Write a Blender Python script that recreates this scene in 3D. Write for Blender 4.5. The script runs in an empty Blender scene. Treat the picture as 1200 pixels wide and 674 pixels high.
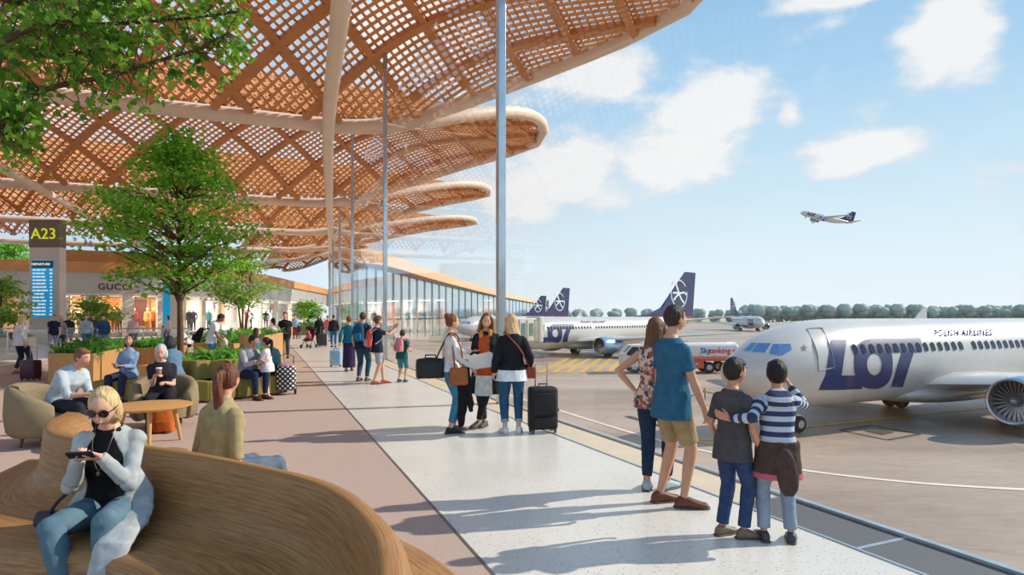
import bpy, bmesh, math, random
from math import sin, cos, pi, radians as R, sqrt, atan2, copysign
from mathutils import Vector as V, Matrix as M, noise
C = bpy.context.scene.collection
random.seed(7)
F, HZ, EYE = 720.0, 370.0, 1.66          # focal length in px of a 1200 px frame, horizon row, eye height
APR = -3.14                              # apron level below the concourse floor
def at(px, py, Y): return V(((px-600)/F*Y, Y, EYE-(py-HZ)/F*Y))
def gr(px, py, z=0.0):
    Y = F*(EYE-z)/(py-HZ); return V(((px-600)/F*Y, Y, z))
def lin(h):
    h = h.lstrip('#'); c = [int(h[i:i+2], 16)/255 for i in (0, 2, 4)]
    return tuple(x/12.92 if x <= .04045 else ((x+.055)/1.055)**2.4 for x in c)
# ---------------------------------------------------------------- materials
_m = {}
def nt(name):
    m = bpy.data.materials.new(name); m.use_nodes = True; t = m.node_tree
    return m, t, t.nodes['Principled BSDF'], t.nodes, t.links
def mat(name, col, rough=.6, metal=0., var=.12, vs=6., bump=0., bs=40., stretch=(1, 1, 1), spec=.4, emit=0., coat=0., detail=4.):
    """plain procedural surface: colour mottled by noise, optional bump"""
    if name in _m: return _m[name]
    c = lin(col) if isinstance(col, str) else col
    m, t, b, N, L = nt(name)
    tc = N.new('ShaderNodeTexCoord'); mp = N.new('ShaderNodeMapping'); mp.inputs['Scale'].default_value = stretch
    L.new(tc.outputs['Object'], mp.inputs['Vector'])
    nz = N.new('ShaderNodeTexNoise'); nz.inputs['Scale'].default_value = vs; nz.inputs['Detail'].default_value = detail
    L.new(mp.outputs['Vector'], nz.inputs['Vector'])
    rp = N.new('ShaderNodeValToRGB'); rp.color_ramp.elements[0].position = .3; rp.color_ramp.elements[1].position = .7
    rp.color_ramp.elements[0].color = (*[x*(1-var) for x in c], 1); rp.color_ramp.elements[1].color = (*[min(1, x*(1+var)) for x in c], 1)
    L.new(nz.outputs['Fac'], rp.inputs['Fac']); L.new(rp.outputs['Color'], b.inputs['Base Color'])
    b.inputs['Roughness'].default_value = rough; b.inputs['Metallic'].default_value = metal
    b.inputs['Specular IOR Level'].default_value = spec; b.inputs['Coat Weight'].default_value = coat
    if emit:
        L.new(rp.outputs['Color'], b.inputs['Emission Color']); b.inputs['Emission Strength'].default_value = emit
    if bump:
        n2 = N.new('ShaderNodeTexNoise'); n2.inputs['Scale'].default_value = bs; n2.inputs['Detail'].default_value = 3
        L.new(mp.outputs['Vector'], n2.inputs['Vector'])
        bp = N.new('ShaderNodeBump'); bp.inputs['Strength'].default_value = bump; bp.inputs['Distance'].default_value = .02
        L.new(n2.outputs['Fac'], bp.inputs['Height']); L.new(bp.outputs['Normal'], b.inputs['Normal'])
    _m[name] = m; return m
def cloth(name, col, bump=.6, bs=9., var=.16): return mat('cloth_'+name, col, .85, 0, var, 14, bump, bs, spec=.15)
def wood(name, col, dark, scale=1., rough=.45, axis=(1, 12, 12), dens=7.):
    if name in _m: return _m[name]
    m, t, b, N, L = nt(name)
    tc = N.new('ShaderNodeTexCoord'); mp = N.new('ShaderNodeMapping'); mp.inputs['Scale'].default_value = [a*scale for a in axis]
    L.new(tc.outputs['Object'], mp.inputs['Vector'])
    nz = N.new('ShaderNodeTexNoise'); nz.inputs['Scale'].default_value = dens; nz.inputs['Detail'].default_value = 6; nz.inputs['Distortion'].default_value = .6
    L.new(mp.outputs['Vector'], nz.inputs['Vector'])
    rp = N.new('ShaderNodeValToRGB'); e = rp.color_ramp.elements
    e[0].position = .32; e[0].color = (*lin(dark), 1); e[1].position = .62; e[1].color = (*lin(col), 1)
    L.new(nz.outputs['Fac'], rp.inputs['Fac']); L.new(rp.outputs['Color'], b.inputs['Base Color'])
    bp = N.new('ShaderNodeBump'); bp.inputs['Strength'].default_value = .15; bp.inputs['Distance'].default_value = .01
    L.new(nz.outputs['Fac'], bp.inputs['Height']); L.new(bp.outputs['Normal'], b.inputs['Normal'])
    b.inputs['Roughness'].default_value = rough; _m[name] = m; return m
def thin_glass(name, tint=(.97, .985, .99), refl=.9, base=.03, power=5.0):
    """clear sheet: lets light straight through, mirrors more towards grazing angles"""
    if name in _m: return _m[name]
    m, t, b, N, L = nt(name); N.remove(b); out = N['Material Output']
    lw = N.new('ShaderNodeLayerWeight'); lw.inputs['Blend'].default_value = .5
    pw = N.new('ShaderNodeMath'); pw.operation = 'POWER'; pw.inputs[1].default_value = power; L.new(lw.outputs['Facing'], pw.inputs[0])
    ml = N.new('ShaderNodeMath'); ml.operation = 'MULTIPLY_ADD'; ml.inputs[1].default_value = refl; ml.inputs[2].default_value = base; L.new(pw.outputs[0], ml.inputs[0])
    tr = N.new('ShaderNodeBsdfTransparent'); tr.inputs[0].default_value = (*tint, 1)
    gl = N.new('ShaderNodeBsdfGlossy'); gl.inputs['Roughness'].default_value = .01; gl.inputs[0].default_value = (1, 1, 1, 1)
    mx = N.new('ShaderNodeMixShader'); L.new(ml.outputs[0], mx.inputs[0]); L.new(tr.outputs[0], mx.inputs[1]); L.new(gl.outputs[0], mx.inputs[2])
    L.new(mx.outputs[0], out.inputs['Surface']); _m[name] = m; return m
def leafmat(name, a, b_):
    if name in _m: return _m[name]
    m, t, b, N, L = nt(name); out = N['Material Output']
    tc = N.new('ShaderNodeTexCoord'); nz = N.new('ShaderNodeTexNoise'); nz.inputs['Scale'].default_value = 5; nz.inputs['Detail'].default_value = 5
    L.new(tc.outputs['Object'], nz.inputs['Vector'])
    rp = N.new('ShaderNodeValToRGB'); e = rp.color_ramp.elements; e[0].position = .35; e[1].position = .65
    e[0].color = (*lin(a), 1); e[1].color = (*lin(b_), 1); L.new(nz.outputs['Fac'], rp.inputs['Fac'])
    L.new(rp.outputs['Color'], b.inputs['Base Color']); b.inputs['Roughness'].default_value = .55; b.inputs['Specular IOR Level'].default_value = .3
    tl = N.new('ShaderNodeBsdfTranslucent'); hs = N.new('ShaderNodeHueSaturation'); hs.inputs['Value'].default_value = 1.7; hs.inputs['Hue'].default_value = .48
    L.new(rp.outputs['Color'], hs.inputs['Color']); L.new(hs.outputs['Color'], tl.inputs['Color'])
    mx = N.new('ShaderNodeMixShader'); mx.inputs[0].default_value = .48; L.new(b.outputs[0], mx.inputs[1]); L.new(tl.outputs[0], mx.inputs[2])
    L.new(mx.outputs[0], out.inputs['Surface']); _m[name] = m; return m
def speckle(name, base, chips, scale=28., rough=.25, amt=.16, var=.05):
    """terrazzo"""
    if name in _m: return _m[name]
    m, t, b, N, L = nt(name)
    tc = N.new('ShaderNodeTexCoord'); vo = N.new('ShaderNodeTexVoronoi'); vo.inputs['Scale'].default_value = scale; L.new(tc.outputs['Object'], vo.inputs['Vector'])
    sp = N.new('ShaderNodeSeparateColor'); L.new(vo.outputs['Color'], sp.inputs[0])
    lt = N.new('ShaderNodeMath'); lt.operation = 'LESS_THAN'; lt.inputs[1].default_value = amt; L.new(sp.outputs[0], lt.inputs[0])
    l2 = N.new('ShaderNodeMath'); l2.operation = 'LESS_THAN'; l2.inputs[1].default_value = .32; L.new(vo.outputs['Distance'], l2.inputs[0])
    mu = N.new('ShaderNodeMath'); mu.operation = 'MULTIPLY'; L.new(lt.outputs[0], mu.inputs[0]); L.new(l2.outputs[0], mu.inputs[1])
    nz = N.new('ShaderNodeTexNoise'); nz.inputs['Scale'].default_value = 1.3; nz.inputs['Detail'].default_value = 5; L.new(tc.outputs['Object'], nz.inputs['Vector'])
    rp = N.new('ShaderNodeValToRGB'); c = lin(base); e = rp.color_ramp.elements; e[0].position = .3; e[1].position = .7
    e[0].color = (*[x*(1-var) for x in c], 1); e[1].color = (*[x*(1+var) for x in c], 1); L.new(nz.outputs['Fac'], rp.inputs['Fac'])
    mx = N.new('ShaderNodeMix'); mx.data_type = 'RGBA'; L.new(mu.outputs[0], mx.inputs[0]); L.new(rp.outputs['Color'], mx.inputs[6]); mx.inputs[7].default_value = (*lin(chips), 1)
    L.new(mx.outputs[2], b.inputs['Base Color']); b.inputs['Roughness'].default_value = rough; b.inputs['Specular IOR Level'].default_value = .35
    _m[name] = m; return m
# ---------------------------------------------------------------- mesh helpers
def obj(name, bm, m, parent=None, smooth=True, recalc=True, sharp=.7):
    if recalc: bmesh.ops.recalc_face_normals(bm, faces=bm.faces[:])
    if smooth:
        for f in bm.faces: f.smooth = True
        for e in bm.edges:
            if len(e.link_faces) == 2 and e.calc_face_angle(0) > sharp: e.smooth = False
    me = bpy.data.meshes.new(name); bm.to_mesh(me); bm.free()
    for x in (m if isinstance(m, (list, tuple)) else [m]): me.materials.append(x)
    o = bpy.data.objects.new(name, me); C.objects.link(o)
    if parent: o.parent = parent
    return o
def tag(o, label=None, cat=None, group=None, kind=None):
    if label: o['label'] = label
    if cat: o['category'] = cat
    if group: o['group'] = group
    if kind: o['kind'] = kind
    return o
def thing(name, label, cat, loc=(0, 0, 0), rz=0., group=None, kind=None):
    o = bpy.data.objects.new(name, None); C.objects.link(o); o.location = loc; o.rotation_euler = (0, 0, rz); o.empty_display_size = .2
    return tag(o, label, cat, group, kind)
def struct(name, bm, m, parent=None, smooth=False):
    o = obj(name, bm, m, parent, smooth)
    if not parent: o['kind'] = 'structure'
    return o
def copy_tree(o, parent=None):
    c = o.copy(); C.objects.link(c)
    if parent: c.parent = parent
    for ch in list(o.children): copy_tree(ch, c)
    return c
def NB(): return bmesh.new()
def box(bm, c, s, rz=0., mi=0, bev=0., rot=None):
    r = bmesh.ops.create_cube(bm, size=1.); vs = r['verts']
    mt = M.Translation(V(c)) @ (rot if rot else M.Rotation(rz, 4, 'Z')) @ M.Diagonal((*s, 1))
    bmesh.ops.transform(bm, matrix=mt, verts=vs)
    fs = {f for v in vs for f in v.link_faces}
    if bev:
        es = list({e for v in vs for e in v.link_edges})
        r = bmesh.ops.bevel(bm, geom=es, offset=bev, segments=3, affect='EDGES', profile=.5)
        fs |= set(r['faces'])
    for f in fs:
        if f.is_valid: f.material_index = mi
    return vs
def loft(bm, rings, n=16, p=2., mi=0, cap=True):
    loops = []
    for c, u, v in rings:
        l = []
        for i in range(n):
            t = 2*pi*i/n; a, b = cos(t), sin(t)
            if p != 2.: a = copysign(abs(a)**(2/p), a); b = copysign(abs(b)**(2/p), b)
            l.append(bm.verts.new(c+u*a+v*b))
        loops.append(l)
    fs = []
    for a, b in zip(loops, loops[1:]):
        for i in range(n): fs.append(bm.faces.new((a[i], a[(i+1) % n], b[(i+1) % n], b[i])))
    if cap: fs += [bm.faces.new(loops[0][::-1]), bm.faces.new(loops[-1])]
    for f in fs: f.material_index = mi
    return loops
def frames(pts):
    ts = []
    for i in range(len(pts)):
        d = pts[min(i+1, len(pts)-1)]-pts[max(i-1, 0)]; ts.append(d.normalized() if d.length > 1e-9 else V((0, 0, 1)))
    u = ts[0].orthogonal().normalized(); fr = []
    for t in ts:
        u = (u-t*u.dot(t)); u = u.normalized() if u.length > 1e-6 else t.orthogonal().normalized(); fr.append((u, t.cross(u)))
    return ts, fr
def tube(bm, pts, rads, n=10, mi=0, rnd=True, flat=None):
    pts = [V(p) for p in pts]
    if not hasattr(rads, '__len__'): rads = [rads]*len(pts)
    ts, fr = frames(pts); rings = []
    def ring(p, k, s):
        u, v = fr[k]
        if flat:  # flat=(axis, ratio): squash along given axis
            ax = (flat[0]-ts[k]*flat[0].dot(ts[k])).normalized(); u = ax*flat[1]; v = ts[k].cross(ax)
        return (p, u*s, v*s)
    if rnd:
        for a in (80, 50, 25): rings.append(ring(pts[0]-ts[0]*rads[0]*sin(R(a)), 0, rads[0]*cos(R(a))))
    for k in range(len(pts)): rings.append(ring(pts[k], k, rads[k]))
    if rnd:
        for a in (25, 50, 80): rings.append(ring(pts[-1]+ts[-1]*rads[-1]*sin(R(a)), len(pts)-1, rads[-1]*cos(R(a))))
    return loft(bm, rings, n, mi=mi)
def smoothpts(pts, k=6, closed=False):
    """Catmull-Rom through pts"""
    pts = [V(p) for p in pts]; n = len(pts); out = []
    for i in range(n if closed else n-1):
        g = (lambda j: pts[j % n]) if closed else (lambda j: pts[max(0, min(n-1, j))])
        a, b, c, d = g(i-1), g(i), g(i+1), g(i+2)
        for s in range(k):
            t = s/k; out.append(.5*((2*b)+(c-a)*t+(2*a-5*b+4*c-d)*t*t+(3*b-a-3*c+d)*t**3))
    if not closed: out.append(pts[-1])
    return out
def ell(bm, c, r, rot=None, nu=16, nv=10, mi=0):
    r0 = bmesh.ops.create_uvsphere(bm, u_segments=nu, v_segments=nv, radius=1.)
    mt = M.Translation(V(c)) @ (rot.to_4x4() if rot else M.Identity(4)) @ M.Diagonal((*(r if hasattr(r, '__len__') else (r, r, r)), 1))
    bmesh.ops.transform(bm, matrix=mt, verts=r0['verts'])
    for v in r0['verts']:
        for f in v.link_faces: f.material_index = mi
    return r0['verts']
def poly(bm, pts, h=0., mi=0):
    """polygon (list of 3D points), extruded by vector h when given"""
    b = [bm.verts.new(V(p)) for p in pts]; f = bm.faces.new(b); f.material_index = mi
    if h:
        h = V(h) if hasattr(h, '__len__') else V((0, 0, h))
        t = [bm.verts.new(v.co+h) for v in b]; g = bm.faces.new(t[::-1]); g.material_index = mi
        for i in range(len(b)):
            q = bm.faces.new((b[i], t[i], t[(i+1) % len(b)], b[(i+1) % len(b)])); q.material_index = mi
def lathe(bm, prof, n=24, c=(0, 0, 0), mi=0, axis=None, cap=True):
    """prof: (r, z) list; closed at ends"""
    c = V(c); Z = V(axis).normalized() if axis else V((0, 0, 1)); U = Z.orthogonal().normalized(); W = Z.cross(U)
    return loft(bm, [(c+Z*z, U*max(r, 1e-4), W*max(r, 1e-4)) for r, z in prof], n, mi=mi, cap=cap)
def text_bm(s, size=1., ext=.01, shear=0., bold=0., align='CENTER', space=1.):
    cu = bpy.data.curves.new('lettering', 'FONT'); cu.body = s; cu.size = size; cu.extrude = ext; cu.shear = shear; cu.offset = bold
    cu.align_x = align; cu.align_y = 'CENTER'; cu.space_character = space; cu.resolution_u = 3
    o = bpy.data.objects.new('lettering', cu); C.objects.link(o); dg = bpy.context.evaluated_depsgraph_get()
    me = bpy.data.meshes.new_from_object(o.evaluated_get(dg)); bm = bmesh.new(); bm.from_mesh(me)
    bpy.data.objects.remove(o); bpy.data.curves.remove(cu); bpy.data.meshes.remove(me); return bm
def xf(bm, m): bmesh.ops.transform(bm, matrix=m, verts=bm.verts[:]); return bm
def merge(dst, src):
    me = bpy.data.meshes.new('t'); src.to_mesh(me); src.free(); dst.from_mesh(me); bpy.data.meshes.remove(me); return dst
def remesh(bm, vox, sm=3, fac=.5):
    """weld overlapping closed shapes into one continuous skin"""
    bmesh.ops.recalc_face_normals(bm, faces=bm.faces[:])
    me = bpy.data.meshes.new('t'); bm.to_mesh(me); bm.free(); o = bpy.data.objects.new('t', me); C.objects.link(o)
    r = o.modifiers.new('r', 'REMESH'); r.mode = 'VOXEL'; r.voxel_size = vox; r.use_smooth_shade = True
    if sm:
        s = o.modifiers.new('s', 'SMOOTH'); s.factor = fac; s.iterations = sm
    dg = bpy.context.evaluated_depsgraph_get(); m2 = bpy.data.meshes.new_from_object(o.evaluated_get(dg))
    b = bmesh.new(); b.from_mesh(m2); bpy.data.objects.remove(o); bpy.data.meshes.remove(me); bpy.data.meshes.remove(m2)
    return b
EXPO, SUN_E, SKY_E = 0.08, 4.9, 1.0
# ================================================================= camera, sun, sky
sc = bpy.context.scene
cam = bpy.data.cameras.new('camera'); co = bpy.data.objects.new('camera', cam); C.objects.link(co); sc.camera = co
co.location = (0, 0, EYE); co.rotation_euler = (R(90), 0, 0); cam.sensor_width = 36; cam.lens = 36*F/1200; cam.shift_y = (HZ-337)/1200
cam.clip_end = 3000; cam.clip_start = .05
sc.view_settings.view_transform = 'Standard'; sc.view_settings.look = 'None'; sc.view_settings.gamma = 1; sc.view_settings.use_curve_mapping = False
sc.view_settings.exposure = EXPO
sc.cycles.use_denoising = True; sc.cycles.max_bounces = 8; sc.cycles.diffuse_bounces = 4; sc.cycles.transparent_max_bounces = 24; sc.cycles.caustics_reflective = False; sc.cycles.caustics_refractive = False
sc.cycles.sample_clamp_indirect = 6
SUN_EL = R(32); sd = V((-.969*cos(SUN_EL), -.247*cos(SUN_EL), -sin(SUN_EL)))
sl = bpy.data.lights.new('sun', 'SUN'); sl.energy = SUN_E; sl.angle = R(.6); sl.color = (1., .9, .76)
so = bpy.data.objects.new('sun', sl); C.objects.link(so); so.rotation_euler = sd.to_track_quat('-Z', 'Y').to_euler(); so.location = (60, 15, 45)
w = bpy.data.worlds.new('sky'); sc.world = w; w.use_nodes = True; T = w.node_tree; N, L = T.nodes, T.links; bg = N['Background']
def mth(op, a, b=None, c=None, clamp=False):
    n = N.new('ShaderNodeMath'); n.operation = op; n.use_clamp = clamp
    for i, x in enumerate((a, b, c)):
        if x is None: continue
        if isinstance(x, (int, float)): n.inputs[i].default_value = x
        else: L.new(x, n.inputs[i])
    return n.outputs[0]
tc = N.new('ShaderNodeTexCoord'); sx = N.new('ShaderNodeSeparateXYZ'); L.new(tc.outputs['Generated'], sx.inputs[0])
az = mth('ARCTAN2', sx.outputs[0], sx.outputs[1]); el = mth('ARCSINE', sx.outputs[2])
rp = N.new('ShaderNodeValToRGB'); L.new(mth('MULTIPLY', el, 1/R(90), clamp=True), rp.inputs['Fac'])
e = rp.color_ramp.elements; e[0].position = 0; e[0].color = (*lin('#edf4f7'), 1); e[1].position = 1; e[1].color = (*lin('#6d9fd6'), 1)
for p_, c_ in ((.05, '#e4f1f8'), (.13, '#cde6f5'), (.22, '#acd3f0'), (.32, '#93c0e6'), (.5, '#7fb0e0')):
    k = rp.color_ramp.elements.new(p_); k.color = (*lin(c_), 1)
mask = None
for px, py, rx, ry, st in ((690, 95, 95, 40, 1.), (835, 120, 75, 42, 1.), (640, 195, 130, 62, 1.), (800, 190, 115, 36, 1.), (1108, 40, 78, 66, 1.15), (1005, 182, 92, 26, 1.),
                           (928, 135, 20, 18, .8), (1000, -12, 120, 16, 1.), (625, 250, 70, 22, .8), (480, 40, 130, 90, .8), (-100, 60, 300, 90, .9), (1500, 120, 200, 90, 1.), (250, -300, 500, 120, .9)):
    a0 = math.atan((px-600)/F); e0 = math.atan(-(py-HZ)/F*cos(a0)); ra = rx/F*cos(a0)**2*1.25; re_ = ry/F*cos(a0)*1.25
    da = mth('MULTIPLY', mth('SUBTRACT', az, a0), 1/ra); de = mth('MULTIPLY', mth('SUBTRACT', el, e0), 1/re_)
    g = mth('MULTIPLY', mth('SUBTRACT', 1., mth('SQRT', mth('ADD', mth('MULTIPLY', da, da), mth('MULTIPLY', de, de))), clamp=True), st)
    mask = g if mask is None else mth('MAXIMUM', mask, g)
mp = N.new('ShaderNodeMapping'); mp.inputs['Scale'].default_value = (1, 1, 1.8); L.new(tc.outputs['Generated'], mp.inputs['Vector'])
nz = N.new('ShaderNodeTexNoise'); nz.inputs['Scale'].default_value = 8; nz.inputs['Detail'].default_value = 9; nz.inputs['Roughness'].default_value = .58; L.new(mp.outputs[0], nz.inputs['Vector'])
den = mth('ADD', mth('MULTIPLY', mask, 1.2), mth('MULTIPLY', mth('SUBTRACT', nz.outputs['Fac'], .5), 2.5))
cr = N.new('ShaderNodeMapRange'); cr.interpolation_type = 'SMOOTHSTEP'; cr.inputs[1].default_value = .14; cr.inputs[2].default_value = .74; cr.inputs[4].default_value = .93; L.new(den, cr.inputs[0])
cc = N.new('ShaderNodeValToRGB'); cc.color_ramp.elements[0].color = (*lin('#dfe4ec'), 1); cc.color_ramp.elements[1].color = (*lin('#f8f6f5'), 1); cc.color_ramp.elements[0].position = .3; cc.color_ramp.elements[1].position = .75
L.new(den, cc.inputs['Fac'])
mx = N.new('ShaderNodeMix'); mx.data_type = 'RGBA'; L.new(cr.outputs[0], mx.inputs[0]); L.new(rp.outputs['Color'], mx.inputs[6]); L.new(cc.outputs['Color'], mx.inputs[7])
sw = N.new('ShaderNodeMapRange'); sw.interpolation_type = 'SMOOTHSTEP'; sw.inputs[1].default_value = -.12; sw.inputs[2].default_value = -.6; sw.inputs[4].default_value = .8; L.new(az, sw.inputs[0])
lw_ = N.new('ShaderNodeMix'); lw_.data_type = 'RGBA'; L.new(sw.outputs[0], lw_.inputs[0]); L.new(rp.outputs['Color'], lw_.inputs[6]); lw_.inputs[7].default_value = (*lin('#b4d1ea'), 1); L.new(lw_.outputs[2], mx.inputs[6])
L.new(mx.outputs[2], bg.inputs['Color']); bg.inputs['Strength'].default_value = SKY_E
# ================================================================= ground
GP = [(-4, 6.61), (3.9, 3.157), (11.6, -.21), (23, -4.75), (35, -9.1), (46, -12.9), (58, -16.9), (70, -20.7), (82, -24.4), (96, -28.6), (118, -34.5)]
def GX(Y):
    for (y0, x0), (y1, x1) in zip(GP, GP[1:]):
        if Y <= y1: return x0+(x1-x0)*(Y-y0)/(y1-y0)
    return GP[-1][1]
def gpt(Y, off=0., z=0.):
    d = V((GX(Y+.2)-GX(Y-.2), .4, 0)).normalized(); return V((GX(Y), Y, z))+V((-d.y, d.x, 0))*off
CX = lambda Y: -.404*Y+1.454             # edge between carpet and terrazzo
YS = [-4, 0, 3.9, 7, 11.6, 17, 23, 29, 35, 46, 58, 70, 82, 96, 118]
bm = NB(); IN = [gpt(y, .45) for y in YS]
poly(bm, [(p.x, p.y, -.35) for p in IN]+[(-90, 118, -.35), (-90, -4, -.35)], .35)
struct('floor', bm, speckle('terrazzo_main', '#dcd6cc', '#868d92', 55, .3, .16))
bm = NB(); poly(bm, [(CX(-4), -4, 0), (CX(38), 38, 0), (CX(38)-7.1, 38, 0), (CX(-4)-14, -4, 0)], .006)
struct('floor', bm, mat('carpet', '#bda598', .95, 0, .1, 90, .3, 300, spec=.05))
bm = NB(); poly(bm, [(CX(-4), -4, .006), (CX(38), 38, .006), (CX(38)+.025, 38, .006), (CX(-4)+.025, -4, .006)], .003)
struct('trim_1', bm, mat('joint_metal', '#7d7a76', .4, .6))
# sill between terrazzo and glass: warm stone far off, dark floor grilles nearby
def strip(o0, o1, ys, z, h):
    b = NB()
    a = [gpt(y, o0, z) for y in ys]; c = [gpt(y, o1, z) for y in ys]
    poly(b, a+c[::-1], h); return b
struct('trim_2', strip(-.12, .45, [5.6]+[y for y in YS if y > 5.6], -.35, .354), mat('sill_stone', '#dccbb0', .5, 0, .06, 3))
struct('trim_3', strip(-.12, .45, [-4, 0, 3.9, 5.6], -.35, .354), mat('floor_grille', '#68696b', .6, .2, .15, 260))
struct('trim_4', strip(.45, .475, YS, -.02, .028), mat('steel_trim', '#b9c6cc', .3, .8))
struct('trim_5', strip(-.12, -.06, YS, -.35, .38), mat('steel_trim', '#b9c6cc'))
bm = NB()
for y in (3.2, 4.55, 5.6): a, b_ = gpt(y, -.06, .004), gpt(y, .45, .004); d = V((0, .018, 0)); poly(bm, [a-d, a+d, b_+d, b_-d], .003)
struct('trim_6', bm, mat('steel_trim', '#b9c6cc'))
# retaining face under the sill
bm = NB(); a = [gpt(y, -.05, APR) for y in YS]; c = [gpt(y, .3, APR) for y in YS]; poly(bm, a+c[::-1], -.36-APR)
struct('wall_base', bm, mat('concrete', '#a9a5a0', .8, 0, .1, 2))
# apron
m, t, b, N2, L2 = nt('apron_concrete')
tc = N2.new('ShaderNodeTexCoord'); n1 = N2.new('ShaderNodeTexNoise'); n1.inputs['Scale'].default_value = .12; n1.inputs['Detail'].default_value = 6
mp = N2.new('ShaderNodeMapping'); mp.inputs['Scale'].default_value = (.5, 1.6, 1); mp.inputs['Rotation'].default_value = (0, 0, R(14)); L2.new(tc.outputs['Object'], mp.inputs[0]); L2.new(mp.outputs[0], n1.inputs['Vector'])
n2 = N2.new('ShaderNodeTexNoise'); n2.inputs['Scale'].default_value = 3.; n2.inputs['Detail'].default_value = 8; n2.inputs['Roughness'].default_value = .7; L2.new(mp.outputs[0], n2.inputs['Vector'])
ad = N2.new('ShaderNodeMath'); ad.operation = 'MULTIPLY_ADD'; ad.inputs[1].default_value = .45; L2.new(n2.outputs['Fac'], ad.inputs[0]); L2.new(n1.outputs['Fac'], ad.inputs[2])
rr = N2.new('ShaderNodeValToRGB'); e = rr.color_ramp.elements; e[0].position = .5; e[0].color = (*lin('#8f7e71'), 1); e[1].position = .92; e[1].color = (*lin('#c4af9c'), 1)
L2.new(ad.outputs[0], rr.inputs['Fac'])
br = N2.new('ShaderNodeTexBrick'); br.offset = 0; br.inputs['Scale'].default_value = .13; br.inputs['Mortar Size'].default_value = .004; br.inputs['Brick Width'].default_value = 1; br.inputs['Row Height'].default_value = 1
br.inputs['Color1'].default_value = (1, 1, 1, 1); br.inputs['Color2'].default_value = (.95, .95, .95, 1); br.inputs['Mortar'].default_value = (.78, .76, .75, 1)
mp2 = N2.new('ShaderNodeMapping'); mp2.inputs['Rotation'].default_value = (0, 0, R(24)); L2.new(tc.outputs['Object'], mp2.inputs[0]); L2.new(mp2.outputs[0], br.inputs['Vector'])
mm = N2.new('ShaderNodeMix'); mm.data_type = 'RGBA'; mm.blend_type = 'MULTIPLY'; mm.inputs[0].default_value = 1; L2.new(rr.outputs['Color'], mm.inputs[6]); L2.new(br.outputs['Color'], mm.inputs[7]); L2.new(mm.outputs[2], b.inputs['Base Color'])
b.inputs['Roughness'].default_value = .55; b.inputs['Specular IOR Level'].default_value = .3
bm = NB(); poly(bm, [(-300, -60, APR-.5), (900, -60, APR-.5), (900, 1500, APR-.5), (-300, 1500, APR-.5)], .5)
struct('ground', bm, m)
# far grass strip
bm = NB(); poly(bm, [(-250, 470, APR), (900, 470, APR), (900, 1400, APR), (-250, 1400, APR)], .02); struct('ground', bm, mat('far_grass', '#aeb08d', .9, 0, .1, .02))
# painted markings on the apron
yel, whi, gry = mat('paint_yellow', '#d9a93a', .7, 0, .1, 2), mat('paint_white', '#e8dfd2', .7, 0, .08, 2), mat('patch_grey', '#7c7877', .6, 0, .1, 2)
def line(bm, pts, w, z=APR+.012):
    pts = [V(p) for p in pts]
    for a, b in zip(pts, pts[1:]):
        n = (b-a).normalized(); n = V((-n.y, n.x, 0))*w/2; poly(bm, [V((q.x, q.y, z)) for q in (a+n, a-n, b-n, b+n)])
ap = lambda px, py: gr(px, py, APR)
bm = NB(); line(bm, smoothpts([ap(*q) for q in ((560, 452), (645, 478), (753, 511), (845, 533), (932, 550), (1060, 565), (1200, 574), (1340, 578))], 8), .22)
tag(obj('apron_line', bm, whi, smooth=False), 'white stand boundary line curving across the apron outside the glass', 'road marking', kind='structure')
bm = NB(); line(bm, [ap(940, 501), ap(1140, 480), ap(1300, 464)], .3)
tag(obj('taxi_line', bm, yel, smooth=False), 'yellow lead-in line running under the nearest airliner', 'road marking', kind='structure')
bm = NB(); line(bm, [ap(800, 518), ap(880, 511), ap(940, 505)], .22); line(bm, [ap(806, 515), ap(850, 525)], .22)
tag(obj('stand_marking', bm, yel, smooth=False), 'yellow stand lines behind the man and the boys', 'road marking', kind='structure')
bm = NB()
for i in range(6): line(bm, [ap(632+i*16, 437), ap(668+i*12.5, 419)], .45)
line(bm, [ap(625, 437), ap(712, 437)], .3)
tag(obj('hatching', bm, yel, smooth=False), 'yellow diagonal hatching by the parked airliner engine', 'road marking', kind='structure')
bm = NB(); line(bm, [ap(984, 504.5), ap(1022, 499), ap(1078, 509), ap(1040, 516), ap(984, 504.5)], .16); poly(bm, [ap(1012, 505)+V((0, 0, .02)), ap(1030, 503)+V((0, 0, .02)), ap(1048, 507)+V((0, 0, .02)), ap(1034, 510)+V((0, 0, .02))])
tag(obj('service_pit', bm, mat('pit_dark', '#4b443f', .7), smooth=False), 'dark square service pit outline in the apron in front of the nearest airliner', 'road marking', kind='structure')
bm = NB(); line(bm, [ap(735, 488), ap(775, 500)], .35)
tag(obj('drain_cover', bm, mat('pit_dark', '#4b443f'), smooth=False), 'dark drain slot in the apron left of the couple', 'road marking', kind='structure')
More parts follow.
